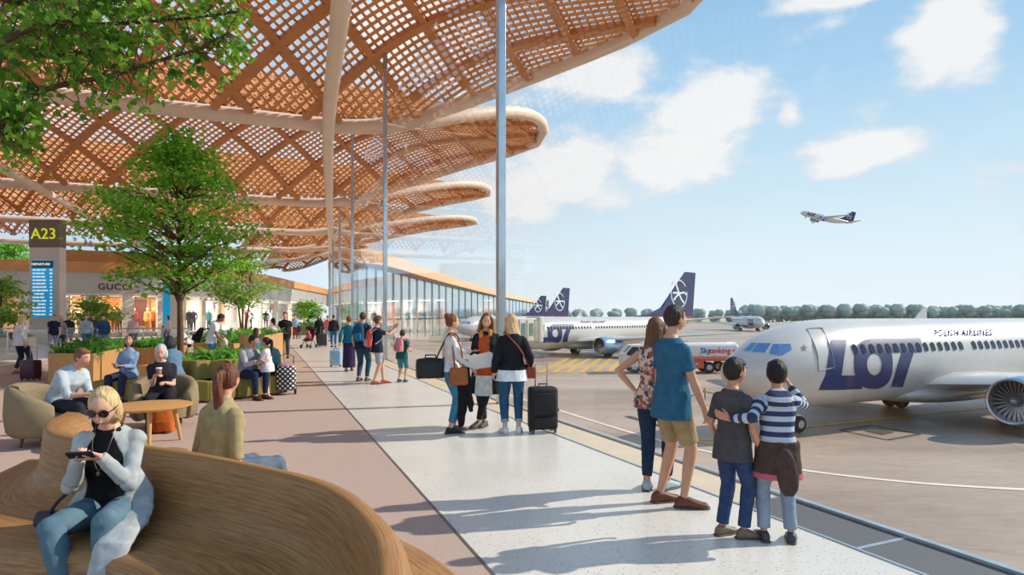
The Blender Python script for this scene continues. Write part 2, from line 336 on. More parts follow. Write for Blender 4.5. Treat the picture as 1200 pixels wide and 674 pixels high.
# ================================================================= lattice roof
RO, RA, RL = V((-7.5, 25, 0)), V((-.371, .928, 0)), V((.928, .371, 0))
def rw(a, l, z=0.): p = RO+RA*a+RL*l; p.z = z; return p
def rinv(p): d = p-RO; d.z = 0; return d.dot(RA), d.dot(RL)
def sst(t): t = max(0., min(1., t)); return t*t*(3-2*t)
class Shell:
    def __init__(s, a0, a1, l0, l1, tip=13., crest=14., rl=False): s.a0, s.a1, s.l0, s.l1, s.tip, s.crest, s.rl = a0, a1, l0, l1, tip, crest, rl; s.ac, s.hw = (a0+a1)/2, (a1-a0)/2
    def w(s, l):
        if l > 1.5: t = min(1, (l-1.5)/(s.l1-1.5)); return s.hw*max(0, 1-t**2.3)**.62
        if s.rl and l < s.l0+6: t = min(1, (s.l0+6-l)/6); return s.hw*max(0, 1-t**2.3)**.6
        return s.hw
    def ze(s, l): return 9.4+(s.tip-9.4)*sst(l/s.l1) if l > 0 else 9.4
    def z(s, a, l):
        w = s.w(l)
        if w < .05: return s.ze(l)
        u = min(1, abs(a-s.ac)/w); zc = s.crest+(s.tip-s.crest)*sst(l/s.l1); k = 1
        if s.rl and l < s.l0+6: k = sst((l-s.l0)/6)
        return s.ze(l)+(zc-s.ze(l))*(1-u**2.1)*k
    def inside(s, a, l): return s.l0 <= l <= s.l1 and abs(a-s.ac) <= s.w(l)-.03
    def strips(s, bm, sp, wd, dp, dz, step):
        r2 = 1/sqrt(2); span = (s.a1-s.a0)+(s.l1-s.l0); n = int(span/(sp*1.4142))+2
        for fam in (1, -1):
            for i in range(-n, n+1):
                c = i*sp*1.4142; run = []; k = s.a0-.01
                # line: l - fam*(a - a0) = c
                aa = s.a0
                runs = []; cur = []
                while aa <= s.a1+1e-6:
                    l = c+fam*(aa-s.a0)+(s.l0 if fam == 1 else s.l0+ (s.a1-s.a0))
                    if s.inside(aa, l): cur.append((aa, l))
                    else:
                        if len(cur) > 1: runs.append(cur)
                        cur = []
                    aa += step
                if len(cur) > 1: runs.append(cur)
                for rn in runs:
                    P = [rw(a, l, s.z(a, l)+dz) for a, l in rn]; prev = None
                    for j, p in enumerate(P):
                        t = (P[min(j+1, len(P)-1)]-P[max(j-1, 0)]).normalized(); sd_ = t.cross(V((0, 0, 1))).normalized()
                        a, l = rn[j]; q = .15
                        nn = (rw(a+q, l, s.z(a+q, l))-rw(a-q, l, s.z(a-q, l))).cross(rw(a, l+q, s.z(a, l+q))-rw(a, l-q, s.z(a, l-q))).normalized()
                        if nn.z < 0: nn = -nn
                        sd_ = t.cross(nn).normalized(); h = nn*dp/2; g = sd_*wd/2
                        q4 = [bm.verts.new(p+h+g), bm.verts.new(p+h-g), bm.verts.new(p-h-g), bm.verts.new(p-h+g)]
                        if prev:
                            for m_ in range(4): bm.faces.new((prev[m_], prev[(m_+1) % 4], q4[(m_+1) % 4], q4[m_]))
                        prev = q4
timber = mat('timber_lattice', '#d6965f', .6, 0, .12, 1.2); rib_m = mat('timber_rib', '#c6854f', .55, 0, .1, 1.5); tube_m = mat('cream_tube', '#e6cdb8', .5, 0, .05, 1)
SH = [Shell(-18.3, 0, -34, 10.7, 12.0, 13.6), Shell(0, 18.3, -38, 13.4, 12.5, 13.8), Shell(18.3, 34.5, -36, 16.3, 12.7), Shell(34.5, 50.6, -34, 20.5, 12.6), Shell(50.6, 66, -7, 12, rl=True), Shell(66, 86, -4, 13, rl=True)]
def roof_z(p):
    a, l = rinv(p); z = [s.z(a, l) for s in SH if s.inside(a, l)]; return max(z) if z else 9.4
RLAB = ['nearest timber lattice canopy, its wing tip reaching the top edge of the view', 'second timber lattice canopy, wing tip left of the big cloud bank', 'third timber lattice canopy with a shorter rounded wing beyond the second', 'fourth and lowest visible timber wing above the terminal facade', 'ribbed timber canopy at the far end above the shops', 'farthest timber canopy ending by the glass line']
for i, s in enumerate(SH):
    rt = thing('roof_canopy', RLAB[i], 'canopy', rw(s.ac, 0), 0, 'timber lattice canopies of the concourse roof')
    inv = M.Translation(-rw(s.ac, 0))
    sp = .29 if i < 2 else .4
    bm = NB(); s.strips(bm, sp, .098 if i < 2 else .125, .08, 0, .6); xf(bm, inv); obj('lattice', bm, timber, rt, smooth=False)
    bm = NB(); s.strips(bm, sp*(8 if i < 2 else 6.5), .27, .28, -.13, .6); xf(bm, inv); obj('rib_grid', bm, rib_m, rt, smooth=False)
    # edge beam: near valley line, round the wing tip, back along the far edge
    ls = [s.l0+(s.l1-s.l0)*k/70 for k in range(71)]
    pts = [rw(s.ac-s.w(l), l, s.ze(l)) for l in ls]; far = [rw(s.ac+s.w(l), l, s.ze(l)) for l in ls if l > 0]
    tipl = [V(p) for p in pts+far[::-1]]; out = [tipl[0]]
    for p in tipl[1:]:
        if (p-out[-1]).length > .35: out.append(p)
    bm = NB(); tube(bm, out, [.3]*len(out), 10); xf(bm, inv); obj('edge_beam', bm, tube_m, rt)
for l, a0, a1, lab in ((0, -30, 84, 'long cream steel tube beam above the glass line'), (-14.5, -8, 50, 'long cream steel tube beam deep inside the hall crossing behind the tall tree')):
    bm = NB(); P = [rw(a, l, 9.0) for a in [a0+(a1-a0)*k/20 for k in range(21)]] if l else smoothpts([V((x, y, 9.0)) for x, y in ((-1.0, 5), (-2.7, 10), (-3.97, 14.3), (-7.17, 24), (-11.9, 40), (-17.7, 60), (-25.5, 86), (-28.2, 95))], 5); tube(bm, P, .24, 12)
    tag(obj('roof_beam', bm, tube_m), lab, 'beam')
bm = NB(); tube(bm, [rw(50.6, l, 9.2) for l in (-34, -20, -8, 0)], .3, 10); tag(obj('roof_beam', bm, tube_m), 'cream tube beam closing the far edge of the roof above the shops', 'beam')
# ================================================================= glass line
glass = thin_glass('facade_glass', refl=.55, base=.012); colm = mat('brushed_steel', '#bccbd6', .2, .8, .08, 3)
cy = [-4, 11.6, 23, 35, 46, 58, 70, 82, 94]
for i, (y0, y1) in enumerate(zip(cy, cy[1:])):
    a, b_ = V((GX(y0), y0, 0)), V((GX(y1), y1, 0)); d = b_-a; ln = d.length; top = 9.35
    bm = NB(); box(bm, ((a+b_)/2+V((0, 0, top/2+.02))), (ln-.2, .02, top-.04), atan2(d.y, d.x))
    struct('window_%d' % (i+1), bm, glass)
for i, y in enumerate(cy[1:]):
    p = V((GX(y), y, 0)); zt = min(roof_z(p)-.12, 13.); d = V((GX(y+1)-GX(y-1), 2, 0))
    bm = NB(); box(bm, (0, 0, zt/2+.004), (.16, .15, zt), atan2(d.y, d.x), bev=.015)
    o = tag(obj('facade_column', bm, colm), ['slender steel facade column behind the three women', 'steel facade column beside the boy with the pink backpack', 'steel facade column left of the teenager taking a photo, third from the right'][i] if i < 3 else 'thin steel facade column far along the glass line', 'column', 'steel columns of the glass line'); o.location = p
# far end glazing above the shops: slender posts
# ================================================================= terminal wing beyond (outside)
wall = [(-28.6, 97), (-22.4, 101), (-19.5, 137), (-14.5, 190), (-6, 264), (4, 335), (17, 419)]
W = smoothpts([V((x, y, 0)) for x, y in wall], 6)
tr = thing('terminal_wing', 'long curving glazed terminal wing with an orange timber roof edge, seen through the glass', 'building', (-22.4, 101, APR))
inv = M.Translation(-V((-22.4, 101, APR)))
def wallband(off, z0, z1, th):
    b = NB(); A = []
    for i, p in enumerate(W):
        d = (W[min(i+1, len(W)-1)]-W[max(i-1, 0)]).normalized(); n = V((d.y, -d.x, 0)); A.append((p+n*off, p+n*(off-th)))
    for (p, q), (p2, q2) in zip(A, A[1:]):
        v = [b.verts.new(V((x.x, x.y, z))) for z in (z0, z1) for x in (p, p2, q2, q)]
        for f in ((0, 1, 5, 4), (1, 2, 6, 5), (2, 3, 7, 6), (3, 0, 4, 7), (4, 5, 6, 7), (3, 2, 1, 0)): b.faces.new([v[k] for k in f])
    bmesh.ops.remove_doubles(b, verts=b.verts[:], dist=.001)
    return xf(b, inv)
obj('glazing', wallband(0, 1.2, 9.9, .4), mat('wing_glass', '#c9dbe6', .06, .8, .06, .3), tr, smooth=False)
obj('base_wall', wallband(-.6, APR, 1.2, 1), mat('wing_base', '#9c9d9b', .5, .2, .15, .4), tr, smooth=False)
obj('roof_edge', wallband(1.5, 9.9, 11.9, 6), mat('wing_timber', '#e8bd98', .6, 0, .06, .3), tr, smooth=False)
obj('roof_fascia', wallband(.6, 9.4, 9.9, 5), mat('wing_soffit', '#8b8f94', .6), tr, smooth=False)
for i in range(0, len(W)):
    for k in range(1):
        j = min(i+1, len(W)-1); p = W[i].lerp(W[j], k/2); d = (W[j]-W[max(i-1, 0)]).normalized(); n = V((d.y, -d.x, 0))
        bm = NB(); box(bm, p+n*.12+V((0, 0, (APR+9.9)/2)), (.12, .2, 9.9-APR), atan2(d.y, d.x)); xf(bm, inv); obj('mullion', bm, mat('mullion', '#8e9aa2', .4, .5), tr, smooth=False)
# ================================================================= tree belt on the horizon
tm = [leafmat('hazed_leaf_a', '#a9b5b2', '#bcc6c0'), leafmat('hazed_leaf_b', '#b0bab6', '#c2c9c2')]  # pale grey-greens: distance haze is painted into the leaf colours
protos = []
for k in range(4):
    bm = NB(); rnd = random.Random(k)
    for j in range(9):
        a = rnd.random()*6.28; r = rnd.random()*1.7; vs = ell(bm, (cos(a)*r, sin(a)*r, 2.2+rnd.random()*5.2), 1.4+rnd.random()*1.1, nu=10, nv=7)
        for v in vs: v.co += v.co.normalized()*noise.noise(v.co*.7)*.8
    tube(bm, [(0, 0, -.3), (0, 0, 4)], .4, 6); protos.append(bm)
pm = []
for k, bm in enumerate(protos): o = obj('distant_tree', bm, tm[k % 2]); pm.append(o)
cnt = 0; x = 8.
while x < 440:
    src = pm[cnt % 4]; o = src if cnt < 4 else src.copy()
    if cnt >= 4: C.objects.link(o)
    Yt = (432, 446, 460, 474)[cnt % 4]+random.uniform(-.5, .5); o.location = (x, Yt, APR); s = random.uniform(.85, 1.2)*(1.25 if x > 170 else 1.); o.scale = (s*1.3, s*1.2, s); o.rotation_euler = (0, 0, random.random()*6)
    tag(o, 'tree with haze-tinted leaves in the belt along the horizon beyond the apron', 'tree', 'trees along the horizon'); cnt += 1; x += random.uniform(3.0, 3.25)
# ================================================================= airliners
PU, PN, P0 = V((.908, .418, 0)), V((.418, -.908, 0)), V((8.79, 24.1, APR))   # nearest airliner: axis nose->tail, side towards the hall, nose
FUS = [(-.62, 2.62, 2.52, .05), (-.55, 2.78, 2.34, .22), (-.35, 3.0, 2.1, .48), (0, 3.24, 1.82, .78), (.35, 3.44, 1.62, 1.), (.71, 3.66, 1.46, 1.17), (1.26, 3.98, 1.28, 1.37), (2., 4.24, 1.15, 1.54), (2.69, 4.42, 1.08, 1.64), (3.6, 4.57, 1.03, 1.71), (4.7, 4.65, 1.01, 1.74),
       (6, 4.67, 1.01, 1.75), (12, 4.67, 1.01, 1.75), (20, 4.67, 1.01, 1.75), (23, 4.67, 1.2, 1.72), (26, 4.66, 1.75, 1.56), (29, 4.62, 2.5, 1.25), (32, 4.55, 3.2, .85), (34.5, 4.4, 3.7, .45), (36.2, 4.25, 4.0, .15)]
def fus(x):
    x = max(FUS[0][0], min(FUS[-1][0], x))
    for a, b in zip(FUS, FUS[1:]):
        if x <= b[0]:
            t = (x-a[0])/(b[0]-a[0]); return [a[k]+(b[k]-a[k])*t for k in (1, 2, 3)]
def fin_(x, y, z):
    if x < -.62: return False
    t, b, w_ = fus(x); c, h = (t+b)/2, (t-b)/2; return (y/w_)**2+((z-c)/h)**2 < 1
def loc_(p): d = p-P0; return d.dot(PU), -d.dot(PN), d.z         # local: x aft, y away from the hall (port is -y), z up
def hit(px, py):
    o = V((0, 0, EYE)); d = V(((px-600)/F, 1, -(py-HZ)/F)); y = 18.
    while y < 45 and not fin_(*loc_(o+d*y)): y += .05
    a, b = y-.05, y
    for _ in range(12):
        m_ = (a+b)/2
        if fin_(*loc_(o+d*m_)): b = m_
        else: a = m_
    return V(loc_(o+d*a))
def offs(p, k=.014):
    t, b, w_ = fus(p.x); c, h = (t+b)/2, (t-b)/2; n = V((0, p.y/w_**2, (p.z-c)/h**2))
    return p+n.normalized()*k
CR = lambda x, y: (860+x/3.53, 360+y/3.53)
def decal(bm, q, nu=8, nv=8, k=.014):
    q = [CR(*p) for p in q]; g = []
    for j in range(nv+1):
        row = []
        for i in range(nu+1):
            s, t = i/nu, j/nv; top = (q[0][0]*(1-s)+q[1][0]*s, q[0][1]*(1-s)+q[1][1]*s); bot = (q[3][0]*(1-s)+q[2][0]*s, q[3][1]*(1-s)+q[2][1]*s)
            row.append(bm.verts.new(offs(hit(top[0]*(1-t)+bot[0]*t, top[1]*(1-t)+bot[1]*t), k)))
        g.append(row)
    for j in range(nv):
        for i in range(nu): bm.faces.new((g[j][i], g[j][i+1], g[j+1][i+1], g[j+1][i]))
white = mat('aircraft_white', '#cdc9c4', .34, .1, .04, .6, coat=.1); navy = mat('aircraft_navy', '#2b3566', .5, 0, .06, 1)
navy2 = mat('fin_navy', '#1f2653', .4, 0, .08, .6); metal = mat('bare_metal', '#b9bcc0', .25, .9, .05, 3); dark = mat('dark_rubber', '#26262a', .7); winglass = mat('cabin_window', '#2c3036', .15, .2)
ckglass = mat('cockpit_glass', '#6f97c4', .08, .5, .1, 2); nacm = mat('nacelle_blue', '#8fb2d4', .25, .4, .05, 1); red = mat('airline_red', '#c3323a', .4); logo_w = mat('logo_white', '#e3e6ec', .5); strutm = mat('gear_grey', '#8e9094', .5, .4)
def airliner(name, label, full=True):
    r = thing(name, label, 'airplane', P0, atan2(PU.y, PU.x))
    b = NB(); rings = []
    xs = [f[0] for f in FUS[:11]]+[6+k*1. for k in range(30)]+[36.2]
    for x in xs:
        t, bt, w_ = fus(x); rings.append((V((x, 0, (t+bt)/2)), V((0, w_, 0)), V((0, 0, (t-bt)/2))))
    loft(b, rings, 40); ell(b, (13, 0, 1.35), (5.2, 1.9, .62), nu=24, nv=12)
    fu = obj('fuselage', b, white, r, sharp=1.2)
    for sg in (-1, 1):
        b = NB()
        def foil(y, x, ch, z, th): return [V((x+ch*a, sg*y, z+th*c)) for a, c in ((0, 0), (.05, .28), (.2, .5), (.45, .48), (.75, .22), (1, 0), (.7, -.12), (.35, -.3), (.1, -.22))]
        lp = [[b.verts.new(p) for p in foil(*s)] for s in ((.8, 9.0, 8.6, 1.75, 1.1), (1.9, 9.7, 7.4, 1.85, .9), (5, 11.7, 4.9, 2.05, .6), (16, 18.3, 1.7, 2.9, .2), (16.6, 19.0, 1.0, 2.95, .1))]
        for a, c in zip(lp, lp[1:]):
            for i in range(9): b.faces.new((a[i], a[(i+1) % 9], c[(i+1) % 9], c[i]))
        b.faces.new(lp[0]); b.faces.new(lp[-1]); obj('wing', b, white, r)
        b = NB()
        lp = [[b.verts.new(V((x+ch*a, sg*y, z+th*c))) for a, c in ((0, 0), (.25, .5), (1, 0), (.25, -.5))] for y, x, ch, z, th in ((.4, 31.6, 3.6, 4.1, .4), (6.4, 35.2, 1.3, 4.7, .12))]
        for i in range(4): b.faces.new((lp[0][i], lp[0][(i+1) % 4], lp[1][(i+1) % 4], lp[1][i]))
        b.faces.new(lp[0]); b.faces.new(lp[1]); obj('tailplane', b, white, r, smooth=False)
        # engine: cowl, intake lip, fan, spinner, pylon
        ec = V((9.9, sg*4.45, 1.4)); b = NB()
        lathe(b, [(.03, .62), (.7, .62), (.8, .45), (.82, .2), (.85, .1), (.93, .1), (1.0, .35), (1.03, 1.1), (.98, 2.2), (.78, 3.3), (.7, 3.4), (.6, 3.2), (.5, 3.8), (.3, 4.3), (.02, 4.6)], 32, ec, axis=(1, 0, 0)); en = obj('engine', b, nacm, r)
        if full:
            b = NB(); lathe(b, [(.76, .45), (.78, .2), (.82, .04), (.88, 0), (.93, .05), (.955, .16), (.94, .17), (.86, .16)], 32, ec+V((-.01, 0, 0)), axis=(1, 0, 0), cap=False); obj('intake_lip', b, metal, en)
            b = NB(); lathe(b, [(.02, -.05), (.8, -.05), (.8, 0), (.02, 0)], 32, ec+V((.5, 0, 0)), axis=(1, 0, 0))
            b2 = NB()
            for k in range(26):
                a = 2*pi*k/26; d = V((0, cos(a), sin(a))); e_ = V((0, -sin(a), cos(a)))
                p = ec+V((.4, 0, 0)); poly(b2, [p+d*.2+e_*.02, p+d*.78+e_*.05+V((-.02, 0, 0)), p+d*.78-e_*.08+V((.08, 0, 0)), p+d*.2-e_*.04+V((.06, 0, 0))], V((.012, 0, 0)))
            obj('fan_duct', b, mat('fan_dark', '#34363a', .6, .2), en); obj('fan_blades', b2, mat('fan_blade', '#c4c5c8', .4, .5), en, smooth=False)
            b = NB(); lathe(b, [(.01, -.42), (.1, -.36), (.2, -.16), (.24, 0), (.02, .02)], 20, ec+V((.42, 0, 0)), axis=(1, 0, 0)); obj('spinner', b, mat('spinner', '#8c8f94', .3, .6), en)
        b = NB(); poly(b, [ec+V((.8, -.12, .9)), ec+V((4.2, -.12, .75)), ec+V((4.6, -.12, 1.0)), ec+V((1.6, -.12, 1.15))], V((0, .24, 0))); obj('pylon', b, white, en, smooth=False)
        b = NB(); tube(b, [(13.7, sg*2.65, 1.9), (13.7, sg*2.65, .5)], .13, 10); tube(b, [(13.7, sg*1.7, 1.4), (13.7, sg*2.6, .8)], .07, 8); mg = obj('main_gear', b, strutm, r)
        for dy in (-.3, .3):
            b = NB(); lathe(b, [(.02, -.17), (.3, -.17), (.46, -.16), (.5, -.08), (.5, .08), (.46, .16), (.3, .17), (.02, .17)], 24, (13.7, sg*2.65+dy, .5), axis=(0, 1, 0)); wl = obj('wheel', b, dark, mg)
            b = NB(); lathe(b, [(.02, -.19), (.22, -.18), (.27, -.15), (.27, .15), (.22, .18), (.02, .19)], 20, (13.7, sg*2.65+dy, .5), axis=(0, 1, 0)); obj('hub', b, metal, mg)
    b = NB(); tube(b, [(3.2, 0, 1.4), (3.2, 0, .34)], .09, 10); tube(b, [(2.5, 0, 1.3), (3.15, 0, .7)], .05, 8); ng = obj('nose_gear', b, strutm, r)
    for dy in (-.22, .22):
        b = NB(); lathe(b, [(.02, -.11), (.3, -.11), (.34, -.05), (.34, .05), (.3, .11), (.02, .11)], 20, (3.2, dy, .34), axis=(0, 1, 0)); obj('wheel', b, dark, ng)
        b = NB(); lathe(b, [(.02, -.125), (.17, -.12), (.17, .12), (.02, .125)], 16, (3.2, dy, .34), axis=(0, 1, 0)); obj('hub', b, metal, ng)
    # fin with swept dorsal fillet, red root stripe and the bird-in-ring mark
    FP = [(21, 4.6), (25.5, 5.05), (28.2, 5.9), (33.9, 11.1), (36.7, 11.1), (35.6, 4.35)]
    b = NB(); lp = [[b.verts.new(V((x+(0 if i in (1,) else 0), s*(.02 if z > 11 else .2), z))) for i, (x, z) in enumerate(FP)] for s in (-1, 1)]
    b.faces.new(lp[0]); b.faces.new(lp[1][::-1])
    for i in range(6): b.faces.new((lp[0][i], lp[0][(i+1) % 6], lp[1][(i+1) % 6], lp[1][i]))
    fn = obj('fin', b, navy2, r, smooth=False)
    b = NB(); box(b, (28.9, 0, 4.55), (13.6, .5, .22)); obj('root_stripe', b, red, fn, smooth=False)
    cx, cz, rr_ = 32.3, 7.9, 1.95
    b = NB()
    for s in (-1, 1):
        fy = lambda z: s*(.2-.18*(z-5)/6.1+.03)
        def st(pts, wd):
            for p, q in zip(pts, pts[1:]):
                d = V((q[0]-p[0], 0, q[1]-p[1])).normalized(); n = V((-d.z, 0, d.x))*wd/2
                poly(b, [V((p[0], fy(p[1]), p[1]))+n, V((q[0], fy(q[1]), q[1]))+n, V((q[0], fy(q[1]), q[1]))-n, V((p[0], fy(p[1]), p[1]))-n])
        st([(cx+rr_*cos(a*pi/16), cz+rr_*sin(a*pi/16)) for a in range(3, 34)], .16)
        st([(cx-.9, cz+1.7), (cx-.35, cz+.7), (cx, cz)], .34); st([(cx, cz), (cx-.7, cz-.35), (cx-1.4, cz-.95)], .3); st([(cx-1.5, cz+.1), (cx-.6, cz+.15), (cx+.1, cz+.05), (cx+1.2, cz+.25), (cx+1.85, cz-.1)], .26); st([(cx, cz), (cx+.5, cz-.75), (cx+1.2, cz-1.3)], .28)
    obj('bird_mark', b, logo_w, fn, smooth=False)
    # cockpit glazing
    for q in ([(872, 411), (880, 402), (886, 402), (879, 411.6)], [(880.6, 412), (887.6, 402.4), (903.6, 402.4), (896, 413.6)], [(901.6, 414.4), (905.6, 403.4), (914, 403.4), (914, 417.6)], [(914.9, 417.6), (914.9, 403.2), (926, 403.2), (927.6, 410)]):
        b = NB(); decal(b, [((x-860)*3.53, (y-360)*3.53) for x, y in q], 5, 5, .012); obj('cockpit_window', b, ckglass, r)
    # cabin windows
    w0 = hit(*CR(500, 177)); z0 = hit(*CR(910, 161)).z; k = 0
    def rwin(b, x, z, w_=.13, h_=.19, sd_=-1):
        g = []
        for j in range(14):
            a = 2*pi*j/14; xx = x+w_*copysign(abs(cos(a))**.7, cos(a)); zz = z+h_*copysign(abs(sin(a))**.7, sin(a)); t, bt, ww = fus(xx); c, h = (t+bt)/2, (t-bt)/2
            g.append(b.verts.new(offs(V((xx, sd_*ww*sqrt(max(0, 1-((zz-c)/h)**2)), zz)), .03)))
        b.faces.new(g)
    for i in range(48):
        if i == 15: continue
        b = NB(); rwin(b, w0.x+i*.5, z0); obj('cabin_window', b, winglass, r, smooth=False)
    b = NB()
    for i in range(48): rwin(b, w0.x+i*.5, z0, sd_=1)
    obj('starboard_windows', b, winglass, r, smooth=False)
    # big italic letters
    b = NB()
    decal(b, [(403, 135), (466, 135), (445, 283), (378, 283)], 5, 12); decal(b, [(378, 283), (445, 283), (437, 342), (350, 343)], 5, 6); decal(b, [(445, 283), (530, 283), (530, 338), (437, 342)], 5, 6)
    decal(b, [(560, 130), (772, 127), (779, 187), (560, 190)], 12, 6, .016); decal(b, [(694, 187), (744, 187), (698, 330), (650, 330)], 5, 12, .015)
    n = 44; g = []
    for i in range(n):
        a = 2*pi*i/n; row = []
        ox = 581+ (75 if cos(a) > 0 else 84)*copysign(abs(cos(a))**(.95 if cos(a) > 0 else .75), cos(a)); oy = 234+104*copysign(abs(sin(a))**.75, sin(a)); ix = 581+31*cos(a); iy = 237+45*sin(a)
        for t in (0, .33, .66, 1): row.append(b.verts.new(offs(hit(*CR(ix+(ox-ix)*t, iy+(oy-iy)*t)), .015)))
        g.append(row)
    for i in range(n):
        for t in range(3): b.faces.new((g[i][t], g[(i+1) % n][t], g[(i+1) % n][t+1], g[i][t+1]))
    lt = obj('airline_letters', b, navy, r)
    b = text_bm('POLISH AIRLINES', 1, 0, 0, .02, space=1.12); xs_ = [v.co.x for v in b.verts]; ys_ = [v.co.y for v in b.verts]; x0, x1, y0, y1 = min(xs_), max(xs_), min(ys_), max(ys_)
    for v in b.verts: s, t = (v.co.x-x0)/(x1-x0), (v.co.y-y0)/(y1-y0); v.co = offs(hit(*CR(828+240*s, 121-26*t-3*s)), .03)
    obj('airline_name', b, mat('name_navy', '#2b3566', .9, spec=.02), r, smooth=False)
    b = NB(); pts = [CR(290+(15 if i % 2 else 6)*sin(pi*i/5), 170+(17 if i % 2 else 7)*cos(pi*i/5)) for i in range(10)]; c0 = b.verts.new(offs(hit(*CR(290, 170)), .016)); vs = [b.verts.new(offs(hit(*p), .014)) for p in pts]
    for i in range(10): b.faces.new((vs[i], vs[(i+1) % 10], c0))
    obj('star_mark', b, mat('mark_grey', '#5d6068', .5), r, smooth=False)
    b = NB(); dq = [(305, 90), (365, 88), (412, 250), (350, 262)]
    dr = smoothpts([offs(hit(*CR(x, y)), .006) for x, y in ((305, 96), (312, 89), (358, 87), (368, 94), (392, 150), (404, 190), (413, 240), (408, 251), (357, 262), (349, 255), (345, 200), (330, 150))], 4, True)
    tube(b, dr+dr[:1], .025, 6, rnd=False); obj('door_outline', b, mat('seam_grey', '#8f9194', .5), r)
    b = NB(); poly(b, [(11.0, -.03, 4.64), (11.9, -.03, 4.64), (11.9, -.03, 5.15), (11.6, -.03, 5.15)], V((0, .06, 0))); obj('antenna', b, white, r, smooth=False)
    return r
near = airliner('airliner', 'nearest white airliner behind the two boys, dark blue letters on its side')
def park(label, nose, dirv, zoff=APR, pitch=0., mirror=False, scale=1.):
    c = copy_tree(near); c['label'] = label; c.location = (nose[0], nose[1], zoff); c.rotation_euler = (0, pitch, atan2(dirv[1], dirv[0]))
    c.scale = (scale, -scale if mirror else scale, scale); return c
park('white airliner parked behind the three women, its blue fin above the man in teal', (-.6, 66), (.75, .66))
park('airliner with plain dark navy fin rising behind the jet bridge', (-9.5, 112), (.62, .785))
park('airliner whose blue fin with a white ring stands leftmost, beside the terminal roof', (-13.3, 168), (.66, .75))
park('far airliner whose small blue fin shows between two larger fins', (4, 216), (.3, .954))
park('small far airliner taxiing nose towards us before the tree belt', (74, 182), (.1, .995), mirror=True)
park('airliner climbing in the sky after take-off', (181, 385, 0), (.985, .17), 63.5, R(11), scale=1.02)
# ================================================================= tanker truck, jet bridge, post
tk = thing('fuel_tanker', 'white and orange fuel tanker truck standing behind the couple and the boy in grey', 'truck', (13.5, 52, APR))
wt, org = mat('truck_white', '#e6e2de', .35), mat('truck_orange', '#d9683f', .45); K = NB
b = K(); loft(b, [(V((x, 0, 1.85)), V((0, 1.05*s, 0)), V((0, 0, .72*s))) for x, s in ((-2.2, .05), (-2.15, .85), (-2, 1), (5.2, 1), (5.35, .85), (5.4, .05))], 24, 3.2); obj('tank', b, wt, tk)
b = K(); box(b, (1.6, 0, 1.12), (7.4, 2.0, .2), bev=.03); box(b, (.6, 0, .72), (3.6, 2.2, .62), bev=.05); obj('chassis', b, org, tk)
b = K(); box(b, (1.6, -1.02, 1.26), (7.2, .08, .1)); 
for i in range(6): box(b, (-1.6+i*1.25, -1.03, 1.36), (.3, .1, .16), bev=.03)
obj('hose_rail', b, mat('rail_pink', '#d98a86', .5), tk, smooth=False)
b = K()
for i in range(7): box(b, (-.7+i*.42, -1.112, .8), (.16, .02, .12))
obj('vent_row', b, mat('vent_cream', '#efe6d8', .5), tk, smooth=False)
b = K(); poly(b, [(-4.3, -1.1, .55), (-2.5, -1.1, .55), (-2.5, -1.1, 2.35), (-3.6, -1.1, 2.35), (-4.15, -1.1, 1.75), (-4.3, -1.1, 1.35)], V((0, 2.2, 0))); bmesh.ops.bevel(b, geom=b.edges[:], offset=.06, segments=2, affect='EDGES'); cb = obj('cab', b, wt, tk)
gl_ = mat('vehicle_glass', '#454b50', .12, .3)
for q in ([(-3.55, 2.2), (-3.0, 2.2), (-3.0, 1.5), (-4.0, 1.5), (-3.98, 1.7)], [(-2.92, 2.2), (-2.55, 2.2), (-2.55, 1.5), (-2.92, 1.5)]):
    b = K(); poly(b, [(x, -1.115, z) for x, z in q], V((0, .02, 0))); obj('side_window', b, gl_, cb, smooth=False)
b = K(); poly(b, [(-4.12, -.95, 1.8), (-4.12, .95, 1.8), (-3.68, .95, 2.3), (-3.68, -.95, 2.3)], V((-.05, 0, .02))); obj('windscreen', b, gl_, cb, smooth=False)
for q in ((-4.0, .95), (-3.5, .95), (-4.0, .68)):
    b = K(); box(b, (q[0], -1.11, q[1]), (.32, .03, .2), bev=.02); obj('locker', b, mat('locker', '#6b6e6c', .5), cb, smooth=False)
for x in (-3.3, 2.9, 4.2):
    for y in (-.85, .85):
        b = K(); lathe(b, [(.02, -.16), (.3, -.16), (.46, -.13), (.48, 0), (.46, .13), (.3, .16), (.02, .16)], 22, (x, y, .48), axis=(0, 1, 0)); wh = obj('wheel', b, dark, tk)
        b = K(); lathe(b, [(.02, -.18), (.2, -.175), (.26, -.15), (.26, .15), (.02, .18)], 16, (x, y, .48), axis=(0, 1, 0)); obj('hub', b, metal, tk)
for s, cl, x in (('Sky', '#4a5f8c', 2.55), ('tanking', '#d8403c', 3.72)):
    b = text_bm(s, .62, .005, 0, .01); xf(b, M.Translation((x, -1.075, 1.88)) @ M.Rotation(R(90), 4, 'X')); obj('lettering', b, mat('let_'+s, cl, .5), tk, smooth=False)
b = K(); box(b, (4.95, -1.06, 1.85), (.3, .02, .1)); box(b, (4.95, -1.062, 1.85), (.1, .02, .3)); obj('cross_mark', b, mat('let_tanking', '#d8403c'), tk, smooth=False)
b = K(); lathe(b, [(.3, 2.5), (.3, 2.62), (.2, 2.66), (.02, 2.66)], 14, (1.2, 0, 0)); box(b, (1.6, 0, 2.58), (6, .5, .04)); obj('tank_hatch', b, metal, tk)
jb = thing('jet_bridge', 'cream jet bridge with tall windows docked at the airliner behind the blonde woman', 'jet bridge', (.35, 62.3, APR), R(28))
jm = mat('jetbridge_cream', '#e4e0d2', .5, 0, .05, 1)
